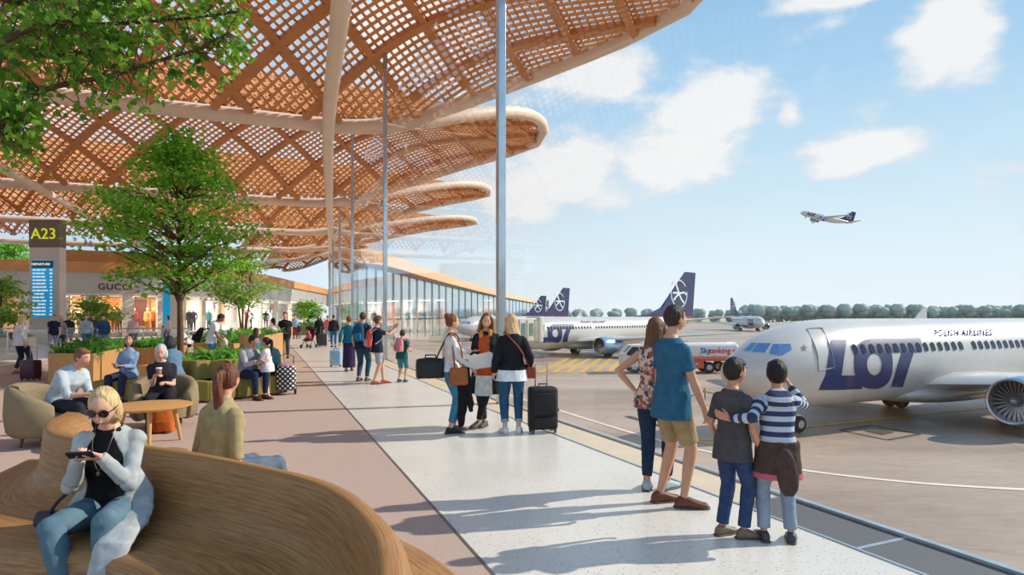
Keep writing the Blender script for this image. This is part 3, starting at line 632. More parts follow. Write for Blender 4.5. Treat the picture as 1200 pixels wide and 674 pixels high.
b = K(); box(b, (0, 0, 3.4), (4.2, 2.6, 2.3), bev=.08); box(b, (2.2, 0, 3.4), (.5, 2.9, 2.6), bev=.1); br_ = obj('tunnel', b, jm, jb)
for x in (-1.6, -.7, .2, 1.1):
    b = K(); box(b, (x, -1.31, 3.4), (.45, .03, 1.3), bev=.02); obj('window', b, mat('jb_window', '#7fa08f', .15, .2), br_, smooth=False)
b = K(); 
for x in (-2.05, -1.15, -.25, .65, 1.55): box(b, (x, -1.32, 3.4), (.06, .04, 2.0))
obj('rib', b, mat('jb_rib', '#b9b6a8', .5), br_, smooth=False)
b = K(); tube(b, [(-1, 0, 2.6), (-1, 0, .5)], .28, 12); box(b, (-1, 0, .5), (1.0, 2.2, .3), bev=.05); sp_ = obj('support_column', b, strutm, jb)
for y in (-.9, .9):
    b = K(); lathe(b, [(.02, -.2), (.45, -.2), (.5, -.1), (.5, .1), (.45, .2), (.02, .2)], 20, (-1, y, .5), axis=(0, 1, 0)); obj('wheel', b, dark, sp_)
bp = thing('barrier_post', 'small yellow topped barrier post with a rope on the apron between man and boy', 'post', (10.33, 32.9, APR))
b = K(); lathe(b, [(.14, 0), (.14, .05), (.03, .08), (.03, .8), (.02, .8)], 12); obj('post', b, mat('post_grey', '#4e4b48', .6), bp)
b = K(); lathe(b, [(.02, .72), (.09, .74), (.07, .95), (.02, .97)], 12); obj('cap', b, mat('post_yellow', '#d5b04e', .6), bp)
b = K(); tube(b, smoothpts([(0, 0, .75), (.5, .15, .62), (1.2, .4, .72), (2, .6, .8)], 5), .025, 6); tube(b, smoothpts([(0, 0, .75), (-.6, -.2, .6), (-1.3, -.5, .3), (-2.0, -.8, .02)], 5), .025, 6); obj('rope', b, mat('rope_dark', '#45403a', .8), bp)
# ================================================================= shops at the back of the hall
SP = [V((x, y, 0)) for x, y in ((-52, 41), (-41, 43.5), (-34.5, 46), (-30, 48), (-26.9, 52), (-25.2, 60), (-26.6, 75), (-29.6, 99))]
SPl = smoothpts(SP, 8)
def shopband(off, z0, z1, th, a=0, b_=None):
    bm = NB(); W_ = SPl[a:b_]; A = []
    for i, p in enumerate(W_):
        d = (W_[min(i+1, len(W_)-1)]-W_[max(i-1, 0)]).normalized(); n = V((d.y, -d.x, 0)); A.append((p+n*off, p+n*(off-th)))
    prev = None
    for p, q in A:
        v = [bm.verts.new(V((x.x, x.y, z))) for x, z in ((p, z0), (p, z1), (q, z1), (q, z0))]
        if prev:
            for k in range(4): bm.faces.new((prev[k], prev[(k+1) % 4], v[(k+1) % 4], v[k]))
        else: bm.faces.new(v)
        prev = v
    bm.faces.new(prev[::-1]); return bm
oak = wood('oak', '#cf9c60', '#b98447', 1., .5); oakv = wood('oak_slats', '#cc9a62', '#a87741', 1., .5, (14, 14, .8))
sh = thing('shop_row', 'curving row of shop fronts with timber band and grey fascia behind the hall', 'shop front', (0, 0, 0))
obj('timber_band', shopband(.5, 4.95, 5.75, 6), wood('band_wood', '#d79b5f', '#c08349', 1, .5, (1, 1, 8)), sh, smooth=False)
obj('fascia', shopband(.25, 3.35, 4.95, .5), mat('fascia_grey', '#b9b3ab', .35, .25, .06, .6), sh, smooth=False)
obj('display_back', shopband(-3.2, 0, 3.4, .2, 0, 36), mat('shop_back', '#d9b48c', .6, 0, .18, .5), sh, smooth=False)
obj('display_back', shopband(-3.2, 0, 3.4, .2, 35), mat('shop_back_white', '#eae4de', .6, 0, .08, .5), sh, smooth=False)
obj('shop_ceiling', shopband(.2, 3.2, 3.35, 3.4), mat('shop_ceiling', '#efe9e0', .6), sh, smooth=False)
obj('plinth', shopband(.1, 0, .35, .3), mat('plinth', '#8d867d', .5), sh, smooth=False)
obj('shop_glazing', shopband(.02, .35, 3.35, .02), thin_glass('shop_glass', refl=.4, base=.02), sh, smooth=False)
obj('upper_tier', shopband(-4, 6.1, 7.0, 3, 14, 34), wood('band_wood', '', ''), sh, smooth=False)
obj('upper_wall', shopband(-4.4, 5.7, 6.1, 2, 14, 34), mat('tier_brown', '#8b6a4c', .7), sh, smooth=False)  # plain brown wall under the upper tier
def shop_at(k): i = int(k); t = k-i; p = SPl[i].lerp(SPl[min(i+1, len(SPl)-1)], t); d = (SPl[min(i+1, len(SPl)-1)]-SPl[max(i-1, 0)]).normalized(); return p, d, V((d.y, -d.x, 0))
for k in (4, 8, 11, 14, 17.5, 20, 24, 28, 30.5, 33, 35, 38, 41, 44, 47, 50, 53):
    p, d, n = shop_at(k); b = NB(); box(b, p+n*.05+V((0, 0, 1.68)), (.42 if k % 2 else .8, .3, 3.36), atan2(d.y, d.x)); obj('pier', b, mat('pier_cream', '#dcd2c4', .5), sh, smooth=False)
b = text_bm('GUCCI', .66, .04, 0, .014, space=1.12); p, d, n = shop_at(23.2)
d = (d*.6+V((1, .25, 0))*.4).normalized(); n = V((d.y, -d.x, 0))
xf(b, M.Translation(at(135, 336.5, p.y-1.2)) @ M(((d.x, 0, n.x), (d.y, 0, n.y), (0, 1, 0))).to_4x4()); gs = obj('shop_sign', b, mat('sign_dark', '#4a3b34', .4), sh, smooth=False)
for k, (e_, cl) in enumerate(((18, (1, .78, .5)), (24, (1, .78, .5)), (31, (1, .9, .75)), (38, (1, .92, .85)), (46, (1, .9, .8)))):
    p, d, n = shop_at(e_); l = bpy.data.lights.new('shop_lamp', 'AREA'); l.energy = 330 if k < 3 else 420; l.color = cl; l.shape = 'RECTANGLE'; l.size = 8; l.size_y = 1.6
    o = bpy.data.objects.new('shop_lamp', l); C.objects.link(o); q = p-n*1.4; o.location = (q.x, q.y, 3.15); o.rotation_euler = (0, 0, atan2(d.y, d.x))
# dressed figures in the displays
mq = []
for k, (c1, c2) in enumerate((('#2c2f38', '#3b3f4a'), ('#b0552e', '#7d3c24'), ('#e8b26a', '#b27a3c'), ('#3f7f86', '#2f4d58'), ('#e7ddd4', '#c9b9ac'), ('#8d3f3f', '#38304a'))):
    b = NB(); lathe(b, [(.02, .75), (.17, .77), (.2, .95), (.15, 1.12), (.2, 1.35), (.19, 1.42), (.07, 1.47), (.05, 1.52)], 14)
    for s in (-1, 1): tube(b, [(s*.2, 0, 1.38), (s*.27, .03, 1.1), (s*.25, -.05, .85)], [.055, .05, .04], 8)
    mt = b; b2 = NB()
    for s in (-1, 1): tube(b2, [(s*.09, 0, .85), (s*.1, 0, .45), (s*.1, .02, .06)], [.1, .07, .05], 8)
    lathe(b2, [(.3, 0), (.3, .03), (.02, .04)], 16); b3 = NB(); ell(b3, (0, -.01, 1.62), (.08, .095, .12), nu=12, nv=8)
    root = thing('shop_mannequin', 'dressed shop mannequin standing in the lit shop displays', 'mannequin', (0, 0, 0), 0, 'mannequins in the shop displays')
    obj('garment', mt, cloth('mq_a%d' % k, c1), root); obj('lower_body', b2, cloth('mq_b%d' % k, c2), root); obj('head', b3, mat('mq_skin', '#d6b79c', .5), root); mq.append(root)
def sp_px(px):
    best = min(range(len(SPl)*10-10), key=lambda k: abs(600+F*shop_at(k/10)[0].x/shop_at(k/10)[0].y-px)); return best/10
for j, (px, kd) in enumerate(((88, 4), (97, 2), (128, 1), (141, 0), (151, 2), (162, 5), (176, 2), (187, 1), (197, 2), (222, 3), (237, 0), (247, 0), (256, 3), (266, 4), (276, 1), (300, 5), (308, 4), (316, 3), (323, 0), (331, 4), (339, 3), (347, 5), (355, 2), (20, 1), (28, 2))):
    o = mq[kd] if not mq[kd].get('_u') else copy_tree(mq[kd]); mq[kd]['_u'] = 1
    p, d, n = shop_at(sp_px(px)); q = p-n*(1.0+.5*(j % 3)); o.location = (q.x, q.y, .35 if px > 120 else .3); o.rotation_euler = (0, 0, random.uniform(-.5, .5)); s = 1.12; o.scale = (s, s, s)
for o in mq:
    if '_u' in o: del o['_u']
for o in C.objects:
    if '_u' in o: del o['_u']
# posters / framed picture lights in the displays are plain warm panels
for px, cl, w_ in ((118, '#a96a3f', 1.3), (167, '#5d2f2a', 1.5), (206, '#b9835a', 1.2), (233, '#54302c', 1.4), (292, '#c48a5e', 1.6), (318, '#8fa9b4', 1.5), (349, '#b3685a', 1.8)):
    p, d, n = shop_at(sp_px(px)); b = NB(); box(b, p-n*2.9+V((0, 0, 1.9)), (w_, .06, 2.2), atan2(d.y, d.x)); tag(obj('display_panel', b, mat('panel_'+cl[1:], cl, .5, 0, .3, 1.5), smooth=False), 'tall coloured panel hung at the back of the shop displays', 'panel', 'panels at the back of the shop displays')
# ================================================================= gate pillar
gp = thing('gate_pillar', 'tall cream pillar with brown head reading A23 and a blue departures screen', 'sign pillar', (-27.35, 36.2, 0))
b = NB(); box(b, (0, 0, 2.83), (1.78, .55, 5.66), bev=.02); obj('body', b, mat('pillar_cream', '#d8cdbf', .5, 0, .04, .8), gp, smooth=False)
b = NB(); box(b, (0, -.01, 6.47), (1.8, .56, 1.62), bev=.02); obj('head_panel', b, mat('pillar_brown', '#7d6a5c', .5, 0, .05, 2), gp, smooth=False)
b = text_bm('A23', .9, .02, 0, .0); xf(b, M.Translation((-.02, -.31, 6.42)) @ M.Rotation(R(90), 4, 'X')); obj('gate_number', b, mat('lime', '#d8e02c', .5, 0, .02, 1, emit=.5), gp, smooth=False)
b = NB(); box(b, (-.08, -.29, 3.22), (1.3, .06, 3.34), bev=.015); scn = obj('screen', b, mat('screen_blue', '#1f98cf', .2, 0, .12, .5, emit=.45), gp, smooth=False)
b = NB(); box(b, (-.08, -.323, 4.66), (1.26, .01, .4)); obj('screen_header', b, mat('screen_dark', '#14384e', .3), scn, smooth=False)
b = text_bm('DEPARTURE', .2, .003, 0, .004); xf(b, M.Translation((-.16, -.333, 4.66)) @ M.Rotation(R(90), 4, 'X')); obj('header_lettering', b, mat('screen_white', '#eaf6fb', .4, emit=.6), scn, smooth=False)
b = NB()
for k in range(14):
    z = 4.33-k*.2; x = -.64
    for w_ in (random.uniform(.14, .18), random.uniform(.2, .3), random.uniform(.2, .38)): box(b, (x+w_/2, -.323, z), (w_, .008, .075)); x += w_+.035
    box(b, (.43, -.323, z), (random.uniform(.1, .18), .008, .075))
obj('flight_rows', b, mat('screen_white', '#eaf6fb'), scn, smooth=False)
# smaller screen pillar behind the tall tree
g2 = thing('screen_pillar', 'white pillar with a narrow blue screen behind the tall tree trunk', 'sign pillar', (-23.4, 42.5, 0))
b = NB(); box(b, (0, 0, 2.1), (1.3, .4, 4.2), bev=.02); obj('body', b, mat('pillar_cream', ''), g2, smooth=False); b = NB(); box(b, (-.38, -.21, 2.4), (.5, .04, 2.7)); obj('screen', b, mat('screen_blue', ''), g2, smooth=False)
# glass balustrade
rl = thing('glass_balustrade', 'glass balustrade with steel handrail crossing the hall behind the walking trio', 'railing', (-21, 28.5, 0))
b = NB()
for k in range(6): box(b, (-6.6+k*2.1+1.05, 0, .55), (2.0, .02, .95))
obj('panes', b, thin_glass('rail_glass', refl=.5, base=.06), rl, smooth=False)
b = NB(); tube(b, [(-7, 0, 1.07), (6.2, 0, 1.07)], .03, 8); obj('handrail', b, colm, rl)
for k in range(7): b = NB(); box(b, (-6.6+k*2.1, 0, .52), (.05, .05, 1.04)); obj('post', b, colm, rl, smooth=False)
# ================================================================= planting
lf_main = leafmat('leaf_main', '#44832a', '#8cc040'); lf_big = leafmat('leaf_big', '#37691e', '#7aa636'); lf_bed = leafmat('leaf_bed', '#3a7a33', '#6fb04e'); lf_pale = leafmat('leaf_pale', '#5f8f3a', '#a3bf63')
bark = mat('bark', '#5b4332', .9, 0, .25, 8, .8, 20, (1, 1, .3)); soil = mat('soil', '#4a3a2c', .95, 0, .2, 20)
def leaf(bm, p, d, s, rnd, lobed=False):
    d = d.normalized(); u = d.cross(V((rnd.uniform(-1, 1), rnd.uniform(-1, 1), rnd.uniform(-.2, 1)))).normalized(); n = d.cross(u)
    if lobed:
        pr = [(.0, .0), (.12, .42), (.34, .28), (.5, .5), (.62, .24), (1., .0), (.62, -.24), (.5, -.5), (.34, -.28), (.12, -.42)]
        vs = [bm.verts.new(p+d*a*s+u*b_*s+n*(abs(b_)*.25-.12*a*a)*s) for a, b_ in pr]; c = bm.verts.new(p+d*.45*s)
        for i in range(10): bm.faces.new((vs[i], vs[(i+1) % 10], c))
    else:
        a, b_, c, e_ = (bm.verts.new(q) for q in (p, p+d*s*.5+u*s*.3+n*s*.12, p+d*s-n*s*.1, p+d*s*.5-u*s*.3+n*s*.12))
        bm.faces.new((a, b_, c)); bm.faces.new((a, c, e_))
def tree(name, label, base, H, tr, cz, cr, ncl, nlf, ls, lm, seed=1, spread=.42, lean=(0, 0), multi=1):
    rnd = random.Random(seed); t = thing(name, label, 'tree', base); bt = NB(); bl = NB(); top = cz+cr[2]*.75
    trunks = []
    for m_ in range(multi):
        a = 2*pi*m_/multi; off = V((cos(a), sin(a), 0))*(.25*cr[0] if multi > 1 else 0)
        pts = smoothpts([V((0, 0, -.02))+off*.1, V((lean[0]*.2, lean[1]*.2, H*.2))+off*.35, V((lean[0]*.6+rnd.uniform(-.03, .03)*H*.3, lean[1]*.6, H*.5))+off*.8, V((lean[0], lean[1], top))+off], 6)
        tube(bt, pts, [tr*(1-.8*k/(len(pts)-1))*(1.25 if k == 0 else 1)/(1 if multi == 1 else 1.5) for k in range(len(pts))], 10); trunks.append(pts)
    for k in range(ncl):
        while 1:
            q = V((rnd.uniform(-1, 1), rnd.uniform(-1, 1), rnd.uniform(-1, 1)))
            if .25 < q.length < 1: break
        q = q*(q.length**-.35); f = 1-.62*max(0, q.z+.25)**1.2
        c = V((q.x*cr[0]*f, q.y*cr[1]*f, cz+q.z*cr[2]))+V((lean[0], lean[1], 0))*.6
        pts = trunks[k % multi]; cand = [p for p in pts if H*.22 < p.z < c.z-.05*H] or [pts[len(pts)//3]]; s = min(cand, key=lambda p: abs(p.z-(c.z-.45*(c-V((p.x, p.y, c.z))).length)))
        mid = s.lerp(c, .5)+V((0, 0, .06*H*rnd.uniform(-.2, .8))); bp_ = smoothpts([s, mid, c], 4)
        tube(bt, bp_, [tr*.34*(1-.85*i/(len(bp_)-1)) for i in range(len(bp_))], 5, rnd=False)
        rad = spread*rnd.uniform(.7, 1.25)
        for j in range(nlf):
            o = V((rnd.gauss(0, 1), rnd.gauss(0, 1), rnd.gauss(0, .42)))*rad*.55; p = c+o
            if j % 6 == 0: p = bp_[rnd.randrange(len(bp_)//2, len(bp_))]+o*.4
            leaf(bl, p, V((o.x, o.y, rnd.uniform(-.6, .3)*rad)), ls*rnd.uniform(.7, 1.2), rnd)
    obj('trunk', bt, bark, t); obj('crown', bl, lm, t, smooth=False, recalc=False); return t
tree('broadleaf_tree', 'tall green tree in the middle of the planted seating, in front of the shops', (-8.37, 15.5, .3), 5.6, .1, 3.95, (2.05, 2.05, 2.15), 120, 75, .13, lf_main, 3, .42)
tree('multi_stem_tree', 'airy small tree in the round planter right of the tall tree', (-11.6, 26.5, .6), 3.4, .09, 2.55, (1.35, 1.3, 1.15), 42, 60, .15, lf_pale, 5, .5, multi=3)
tree('small_tree', 'bushy small tree standing in front of the sign lettering of the shop', (-26.2, 38.5, 0), 3., .09, 2.0, (1.25, 1.2, 1.05), 34, 70, .19, lf_pale, 6, .55)
tree('small_tree', 'small tree at the left edge below the timber band', (-27.6, 33.2, .4), 3., .09, 2.1, (1.35, 1.2, 1.2), 34, 70, .19, lf_pale, 7, .55)
tree('small_tree', 'small tree in the far olive planter by the end of the shops', (-17.9, 54, .6), 2.6, .09, 1.7, (1.1, 1., .85), 28, 60, .2, lf_main, 8, .5)
tree('street_tree', 'dark green tree outside above the roof of the shops at the left edge', (-66.5, 82, 0), 12.5, .22, 9.9, (1.9, 1.9, 1.9), 26, 60, .45, lf_main, 9, 1.1)
# near tree: trunk outside the left edge, boughs reaching into view
def px_(x, y, Y): return at(x, y, Y)
nt_ = thing('maple_tree', 'lobed leafy branches of a nearby tree hanging in at the top left corner', 'tree', (-5.9, 4.2, 0)); inv = M.Translation(-V((-5.9, 4.2, 0)))
rnd = random.Random(11); bt = NB(); bl = NB()
tube(bt, smoothpts([(-5.9, 4.2, 0), (-5.92, 4.2, 1.6), (-5.8, 4.15, 3.2), (-5.75, 4.2, 4.6)], 6), [.17]*6+[.15]*6+[.12]*6+[.08], 12)
boughs = [[(-5.87, 4.18, 2.3), px_(-60, 150, 4.1), px_(0, 124, 4.1), px_(67, 101, 4.1), px_(133, 88, 4.15), px_(183, 72, 4.2), px_(233, 57, 4.2), px_(268, 38, 4.2)],
          [(-5.8, 4.15, 2.9), px_(-60, 70, 3.9), px_(33, 35, 3.9), px_(67, 30, 3.9), px_(97, 12, 3.9), px_(125, -4, 3.9), px_(170, -20, 3.9)],
          [(-5.8, 4.15, 2.9), px_(-50, 60, 4.4), px_(40, 35, 4.4), px_(90, 30, 4.4), px_(150, 27, 4.4), px_(215, 22, 4.4), px_(280, 14, 4.4)],
          [(-5.8, 4.2, 2.6), px_(-50, 80, 4.3), px_(10, 60, 4.3), px_(60, 66, 4.3), px_(110, 58, 4.3), px_(160, 50, 4.35)],
          [(-5.75, 4.2, 3.3), px_(-60, 0, 4.2), px_(20, 2, 4.2), px_(80, -6, 4.2), px_(150, -10, 4.2), px_(240, -12, 4.2)],
          [(-5.9, 4.2, 2.0), px_(-60, 160, 3.9), px_(-20, 152, 3.9), px_(14, 148, 3.9), px_(28, 147, 3.9)]]
for kb, bpts in enumerate(boughs):
    P = smoothpts(bpts, 7); n = len(P); tube(bt, P, [.022*(1-.85*i/(n-1))+.004 for i in range(n)], 6)
    for i in range(8, n):
        for q in range(3 if kb < 5 else 3):
            tw = V((rnd.uniform(-.5, 1), rnd.gauss(0, .7), rnd.gauss(0, .75))).normalized()*rnd.uniform(.05, .30)*(1.1 if i < n-8 else .65); e_ = P[i]+tw; tube(bt, [P[i], P[i].lerp(e_, .5)+V((0, 0, .015)), e_], [.005, .004, .002], 4, rnd=False)
            for j in range(5): leaf(bl, e_+V((rnd.gauss(0, .035), rnd.gauss(0, .035), rnd.gauss(0, .03))), V((rnd.uniform(-.6, 1), rnd.gauss(0, .6), rnd.uniform(-.9, .35))), rnd.uniform(.04, .07), rnd, True)
xf(bt, inv); xf(bl, inv); obj('trunk', bt, bark, nt_); obj('leaves', bl, lf_big, nt_, smooth=False, recalc=False)
def in_poly(x, y, pg):
    c = False; j = len(pg)-1
    for i in range(len(pg)):
        if (pg[i][1] > y) != (pg[j][1] > y) and x < (pg[j][0]-pg[i][0])*(y-pg[i][1])/(pg[j][1]-pg[i][1])+pg[i][0]: c = not c
        j = i
    return c
def foliage(pg, z, n, L_, seed, wd=.085):
    rnd = random.Random(seed); b = NB(); xs_ = [p[0] for p in pg]; ys_ = [p[1] for p in pg]; c = 0
    while c < n:
        x, y = rnd.uniform(min(xs_), max(xs_)), rnd.uniform(min(ys_), max(ys_))
        if not in_poly(x, y, pg): continue
        c += 1; h = rnd.uniform(.7, 1.25)
        for k in range(9):
            a = rnd.random()*6.283; d = V((cos(a), sin(a), 0)); s_ = d.cross(V((0, 0, 1))); l = L_*h*rnd.uniform(.6, 1.1); up = rnd.uniform(.5, 1.1); prev = None
            for t, w_ in ((0, .2), (.3, .8), (.62, 1.), (.85, .6), (1, .05)):
                p = V((x, y, z))+d*l*t*.8+V((0, 0, l*(1.35*up*t-.75*t*t))); q = [b.verts.new(p+s_*wd*w_*h*.5), b.verts.new(p-V((0, 0, .012*w_))), b.verts.new(p-s_*wd*w_*h*.5)]
                if prev: b.faces.new((prev[0], prev[1], q[1], q[0])); b.faces.new((prev[1], prev[2], q[2], q[1]))
                prev = q
    return b
def inset(pg, d):
    c = V((sum(p[0] for p in pg)/len(pg), sum(p[1] for p in pg)/len(pg), 0)); out = []
    for p in pg: v = V((p[0], p[1], 0)); out.append(tuple((v+(c-v).normalized()*d)[:2]))
    return out
def planter(label, pg, h, m_, n, L_=.36, seed=1, curved=False, extra=None):
    c = V((sum(p[0] for p in pg)/len(pg), sum(p[1] for p in pg)/len(pg), 0)); pg = [(p[0]-c.x, p[1]-c.y) for p in pg]; t = thing('planter', label, 'planter', c)
    b = NB(); o, i = [V((*p, 0)) for p in pg], [V((*p, 0)) for p in inset(pg, .12)]; m = len(o); Z = V((0, 0, 1))
    vs = [[b.verts.new(p+Z*z) for p in l] for l, z in ((o, 0), (o, h-.02), (inset_v(o, .015), h), (i, h), (i, h-.15))]
    for a, e_ in zip(vs, vs[1:]):
        for k in range(m): b.faces.new((a[k], a[(k+1) % m], e_[(k+1) % m], e_[k]))
    b.faces.new(vs[0]); obj('box', b, m_, t, smooth=curved, sharp=.6)
    b = NB(); poly(b, [p+Z*(h-.16) for p in i], .03); obj('soil', b, soil, t, smooth=False)
    f = obj('foliage', foliage(inset(pg, .2), h-.08, int(n*1.3), L_*1.15, seed), lf_bed, t, recalc=False); f['kind'] = 'stuff'; return t
def inset_v(o, d): return [V((*p, 0)) for p in inset([(v.x, v.y) for v in o], d)]
def circ(x, y, r, n=32): return [(x+r*cos(2*pi*k/n), y+r*sin(2*pi*k/n)) for k in range(n)]
olive = mat('olive_fabric', '#8a7d47', .9, 0, .1, 30, .25, 200, spec=.1); tanup = mat('tub_fabric', '#8d7d63', .9, 0, .09, 40, .25, 200, spec=.1); sand = mat('planter_sand', '#b7a582', .7)
planter('slatted oak planter with leafy plants at left, behind the man in the tub chair', [(-11.1, 14.7), (-9.85, 14.45), (-11.25, 18.2), (-12.7, 18.4)], .76, oakv, 75, .42, 1)
planter('oak planter with leafy plants behind the seated woman in blue', [(-12.6, 19.6), (-11.2, 19.4), (-11.2, 21.2), (-12.8, 21.6)], .64, oakv, 55, .42, 2)
planter('oak planter holding the tall tree', [(-9.1, 14.9), (-7.75, 14.9), (-7.75, 16.2), (-9.1, 16.2)], .45, oakv, 6, .2, 9)
planter('round olive planter around the airy multi stemmed tree', circ(-11.6, 26.5, 1.9), .72, mat('olive_paint', '#7d7440', .7), 90, .5, 3, True)
planter('tall oak planter box behind the little girl in white', [(-7.75, 17.9), (-7.2, 17.9), (-7.9, 21.2), (-9.4, 21.2)], 1.08, oakv, 30, .3, 4)
planter('round far olive planter under the last small tree', circ(-17.9, 54, 1.9), .85, mat('olive_paint', ''), 50, .5, 5, True)
planter('low planter at the left edge under a small tree', circ(-27.6, 33.2, 1.5), .5, sand, 50, .5, 6, True)
planter('oak planter beside the man bending down in a white t-shirt', [(-10.95, 21.2), (-9.6, 21.2), (-9.6, 23.0), (-10.95, 23.0)], .7, oakv, 45, .4, 7)
# upholstered planter-sofa
sf = thing('planter_sofa', 'olive green upholstered sofa wrapped round a bed of leafy plants', 'sofa', (-5.7, 12.6, 0)); inv = M.Translation(-V((-5.7, 12.6, 0)))
A, B_, Cc, D_, E_ = V((-6.95, 11.75, 0)), V((-5.72, 11.6, 0)), V((-4.72, 13.0, 0)), V((-5.5, 15.6, 0)), V((-7.4, 14.4, 0))
pg = [tuple(p[:2]) for p in (A, B_, Cc, D_, E_)]
def modules(p, q, n, z0, z1, dep, m_, nm, off=0.):
    d = (q-p).normalized(); nn = V((d.y, -d.x, 0)); w_ = (q-p).length/n
    for k in range(n):
        c = p+d*w_*(k+.5)-nn*(dep/2+off); b = NB(); box(b, V((c.x, c.y, (z0+z1)/2)), (w_-.012, dep, z1-z0), atan2(d.y, d.x), bev=.05); obj(nm, xf(b, inv), m_, sf)
modules(A, B_, 2, .03, .42, .55, olive, 'seat_cushion'); modules(B_, Cc, 3, .03, .42, .55, olive, 'seat_cushion')
modules(A, B_, 2, .2, .78, .24, olive, 'back_cushion', .5); modules(B_, Cc, 3, .2, .78, .24, olive, 'back_cushion', .5)
ip = inset(pg, .62); b = NB(); poly(b, [(x, y, .02) for x, y in inset(pg, .95)], .68); obj('planter_core', xf(b, inv), sand, sf, smooth=False)
f = obj('foliage', xf(foliage(inset(pg, .8), .66, 110, .4, 12), inv), lf_bed, sf, recalc=False); f['kind'] = 'stuff'
# ================================================================= tub chairs, pouf, table
def tub_chair(label, x, y, rz, s=1.):
    t = thing('tub_chair', label, 'armchair', (x, y, 0), rz, 'tub chairs'); t.scale = (s, s, s)
    b = NB(); n = 40; R0 = .42; rows = []
    for k in range(n+1):
        a = R(-35+250*k/n)+0; fr = sin(pi*k/n); h = .52+.26*max(0, fr)**.8; d = V((cos(a), -sin(a) if 0 else sin(a), 0)); d = V((-sin(a-R(90))*-1, 0, 0)) if 0 else V((cos(a), sin(a), 0))
        th = .1
        prof = [(R0-.03, .14), (R0+.02, .2), (R0+.045, .4), (R0+.03, h-.06), (R0-.01, h-.008), (R0-.05, h), (R0-th-.01, h-.03), (R0-th-.02, h-.12), (R0-th-.03, .3), (R0-th, .14)]
        rows.append([b.verts.new(d*r+V((0, 0, z))) for r, z in prof])
    m = len(rows[0])
    for p, q in zip(rows, rows[1:]):
        for i in range(m): b.faces.new((p[i], p[(i+1) % m], q[(i+1) % m], q[i]))
    b.faces.new(rows[0]); b.faces.new(rows[-1]); obj('shell', b, tanup, t, sharp=1.2)
    b = NB(); loft(b, [(V((0, .0, z)), V((r, 0, 0)), V((0, r, 0))) for z, r in ((.16, .28), (.17, .36), (.34, .38), (.41, .36), (.43, .28), (.435, .1))], 32, 2.6); obj('seat_cushion', b, tanup, t)
    for a in (45, 135, 225, 315):
        b = NB(); tube(b, [(cos(R(a))*.27, sin(R(a))*.27, .18), (cos(R(a))*.3, sin(R(a))*.3, .0)], [.022, .016], 8, rnd=False); obj('leg', b, mat('leg_brown', '#6b4f33', .5), t)
    return t
tub_chair('large olive brown tub chair at left seen from behind', -5.98, 7.95, R(98), 1.02)
tub_chair('tub chair with the grey haired woman, behind the round table', -5.18, 9.15, R(24), 1.)
pf = thing('pouf', 'olive upholstered block seat under the woman in the blue patterned shirt', 'pouf', (-7.5, 12.1, 0)); b = NB(); box(b, (0, 0, .22), (1.0, .9, .4), bev=.06); obj('cushion', b, olive, pf); b = NB(); box(b, (0, 0, .02), (.8, .7, .04)); obj('base', b, mat('leg_brown', ''), pf, smooth=False)
tb = thing('round_table', 'low round oak table with splayed legs beside the ponytailed woman', 'table', (-4.72, 8.0, 0)); b = NB(); lathe(b, [(.3, .455), (.46, .46), (.5, .48), (.505, .495), (.49, .5), (.02, .5)], 48); obj('table_top', b, oak, tb)
for a in (-60, 30, 120, 210):
    b = NB(); tube(b, [(cos(R(a))*.28, sin(R(a))*.28, .46), (cos(R(a))*.36, sin(R(a))*.36, .0)], [.034, .02], 12, rnd=False); obj('leg', b, oak, tb)
# ================================================================= sculpted timber bench
RG = [(-.3, 1.1), (-.43, 2.1), (-.64, 2.7), (-1.02, 3.24), (-1.65, 3.68), (-2.25, 4.02), (-2.88, 4.3), (-3.42, 4.6), (-3.8, 5.05), (-4.05, 5.6)]
ED = [(-1.1, 1.1), (-1.2, 1.9), (-1.4, 2.5), (-1.68, 2.95), (-2.05, 3.24), (-2.5, 3.4), (-3.0, 3.5), (-3.6, 3.75), (-4.1, 4.5), (-4.45, 5.6)]
rg, ed = smoothpts([V((*p, 0)) for p in RG], 8), smoothpts([V((*p, 0)) for p in ED], 8)
bench = thing('sculpted_bench', 'large curving timber lounge bench filling the lower left foreground', 'bench', (-1.8, 3.2, 0))
b = NB(); uvl = b.loops.layers.uv.new('grain'); rows = []
for i, (r_, e_) in enumerate(zip(rg, ed)):
    d = e_-r_; o = -d.normalized(); tt = i/(len(rg)-1); wo = .5 if tt < .55 else .5+.5*sst((tt-.55)/.4)
    pr = [r_+o*wo*f+V((0, 0, z)) for f, z in ((1.0, .0), (1.02, .34), (1., .375), (.94, .39), (.5, .4), (.36, .43), (.27, .53), (.21, .68), (.17, .745), (.11, .775))]
    pr += [r_+V((0, 0, .785))]+[r_+d*f+V((0, 0, z)) for f, z in ((.03, .78), (.05, .755), (.065, .69), (.08, .58), (.11, .47), (.17, .395), (.32, .36), (.65, .355), (.85, .355), (.95, .34), (1., .30), (1., .0))]
    rows.append([b.verts.new(p) for p in pr])
m = len(rows[0])
for i in range(len(rows)-1):
    for j in range(m-1):
        f = b.faces.new((rows[i][j], rows[i+1][j], rows[i+1][j+1], rows[i][j+1]))
        for lp, (a, c) in zip(f.loops, ((i, j), (i+1, j), (i+1, j+1), (i, j+1))): lp[uvl].uv = (a/(len(rows)-1)*7, c/(m-1)*3.2)
b.faces.new(rows[0]); b.faces.new(rows[-1][::-1]); xf(b, M.Translation((1.8, -3.2, 0)))
mw, t_, bs_, N3, L3 = nt('bench_wood'); uv = N3.new('ShaderNodeUVMap'); uv.uv_map = 'grain'; mp = N3.new('ShaderNodeMapping'); mp.inputs['Scale'].default_value = (.8, 22, 1); L3.new(uv.outputs[0], mp.inputs[0])
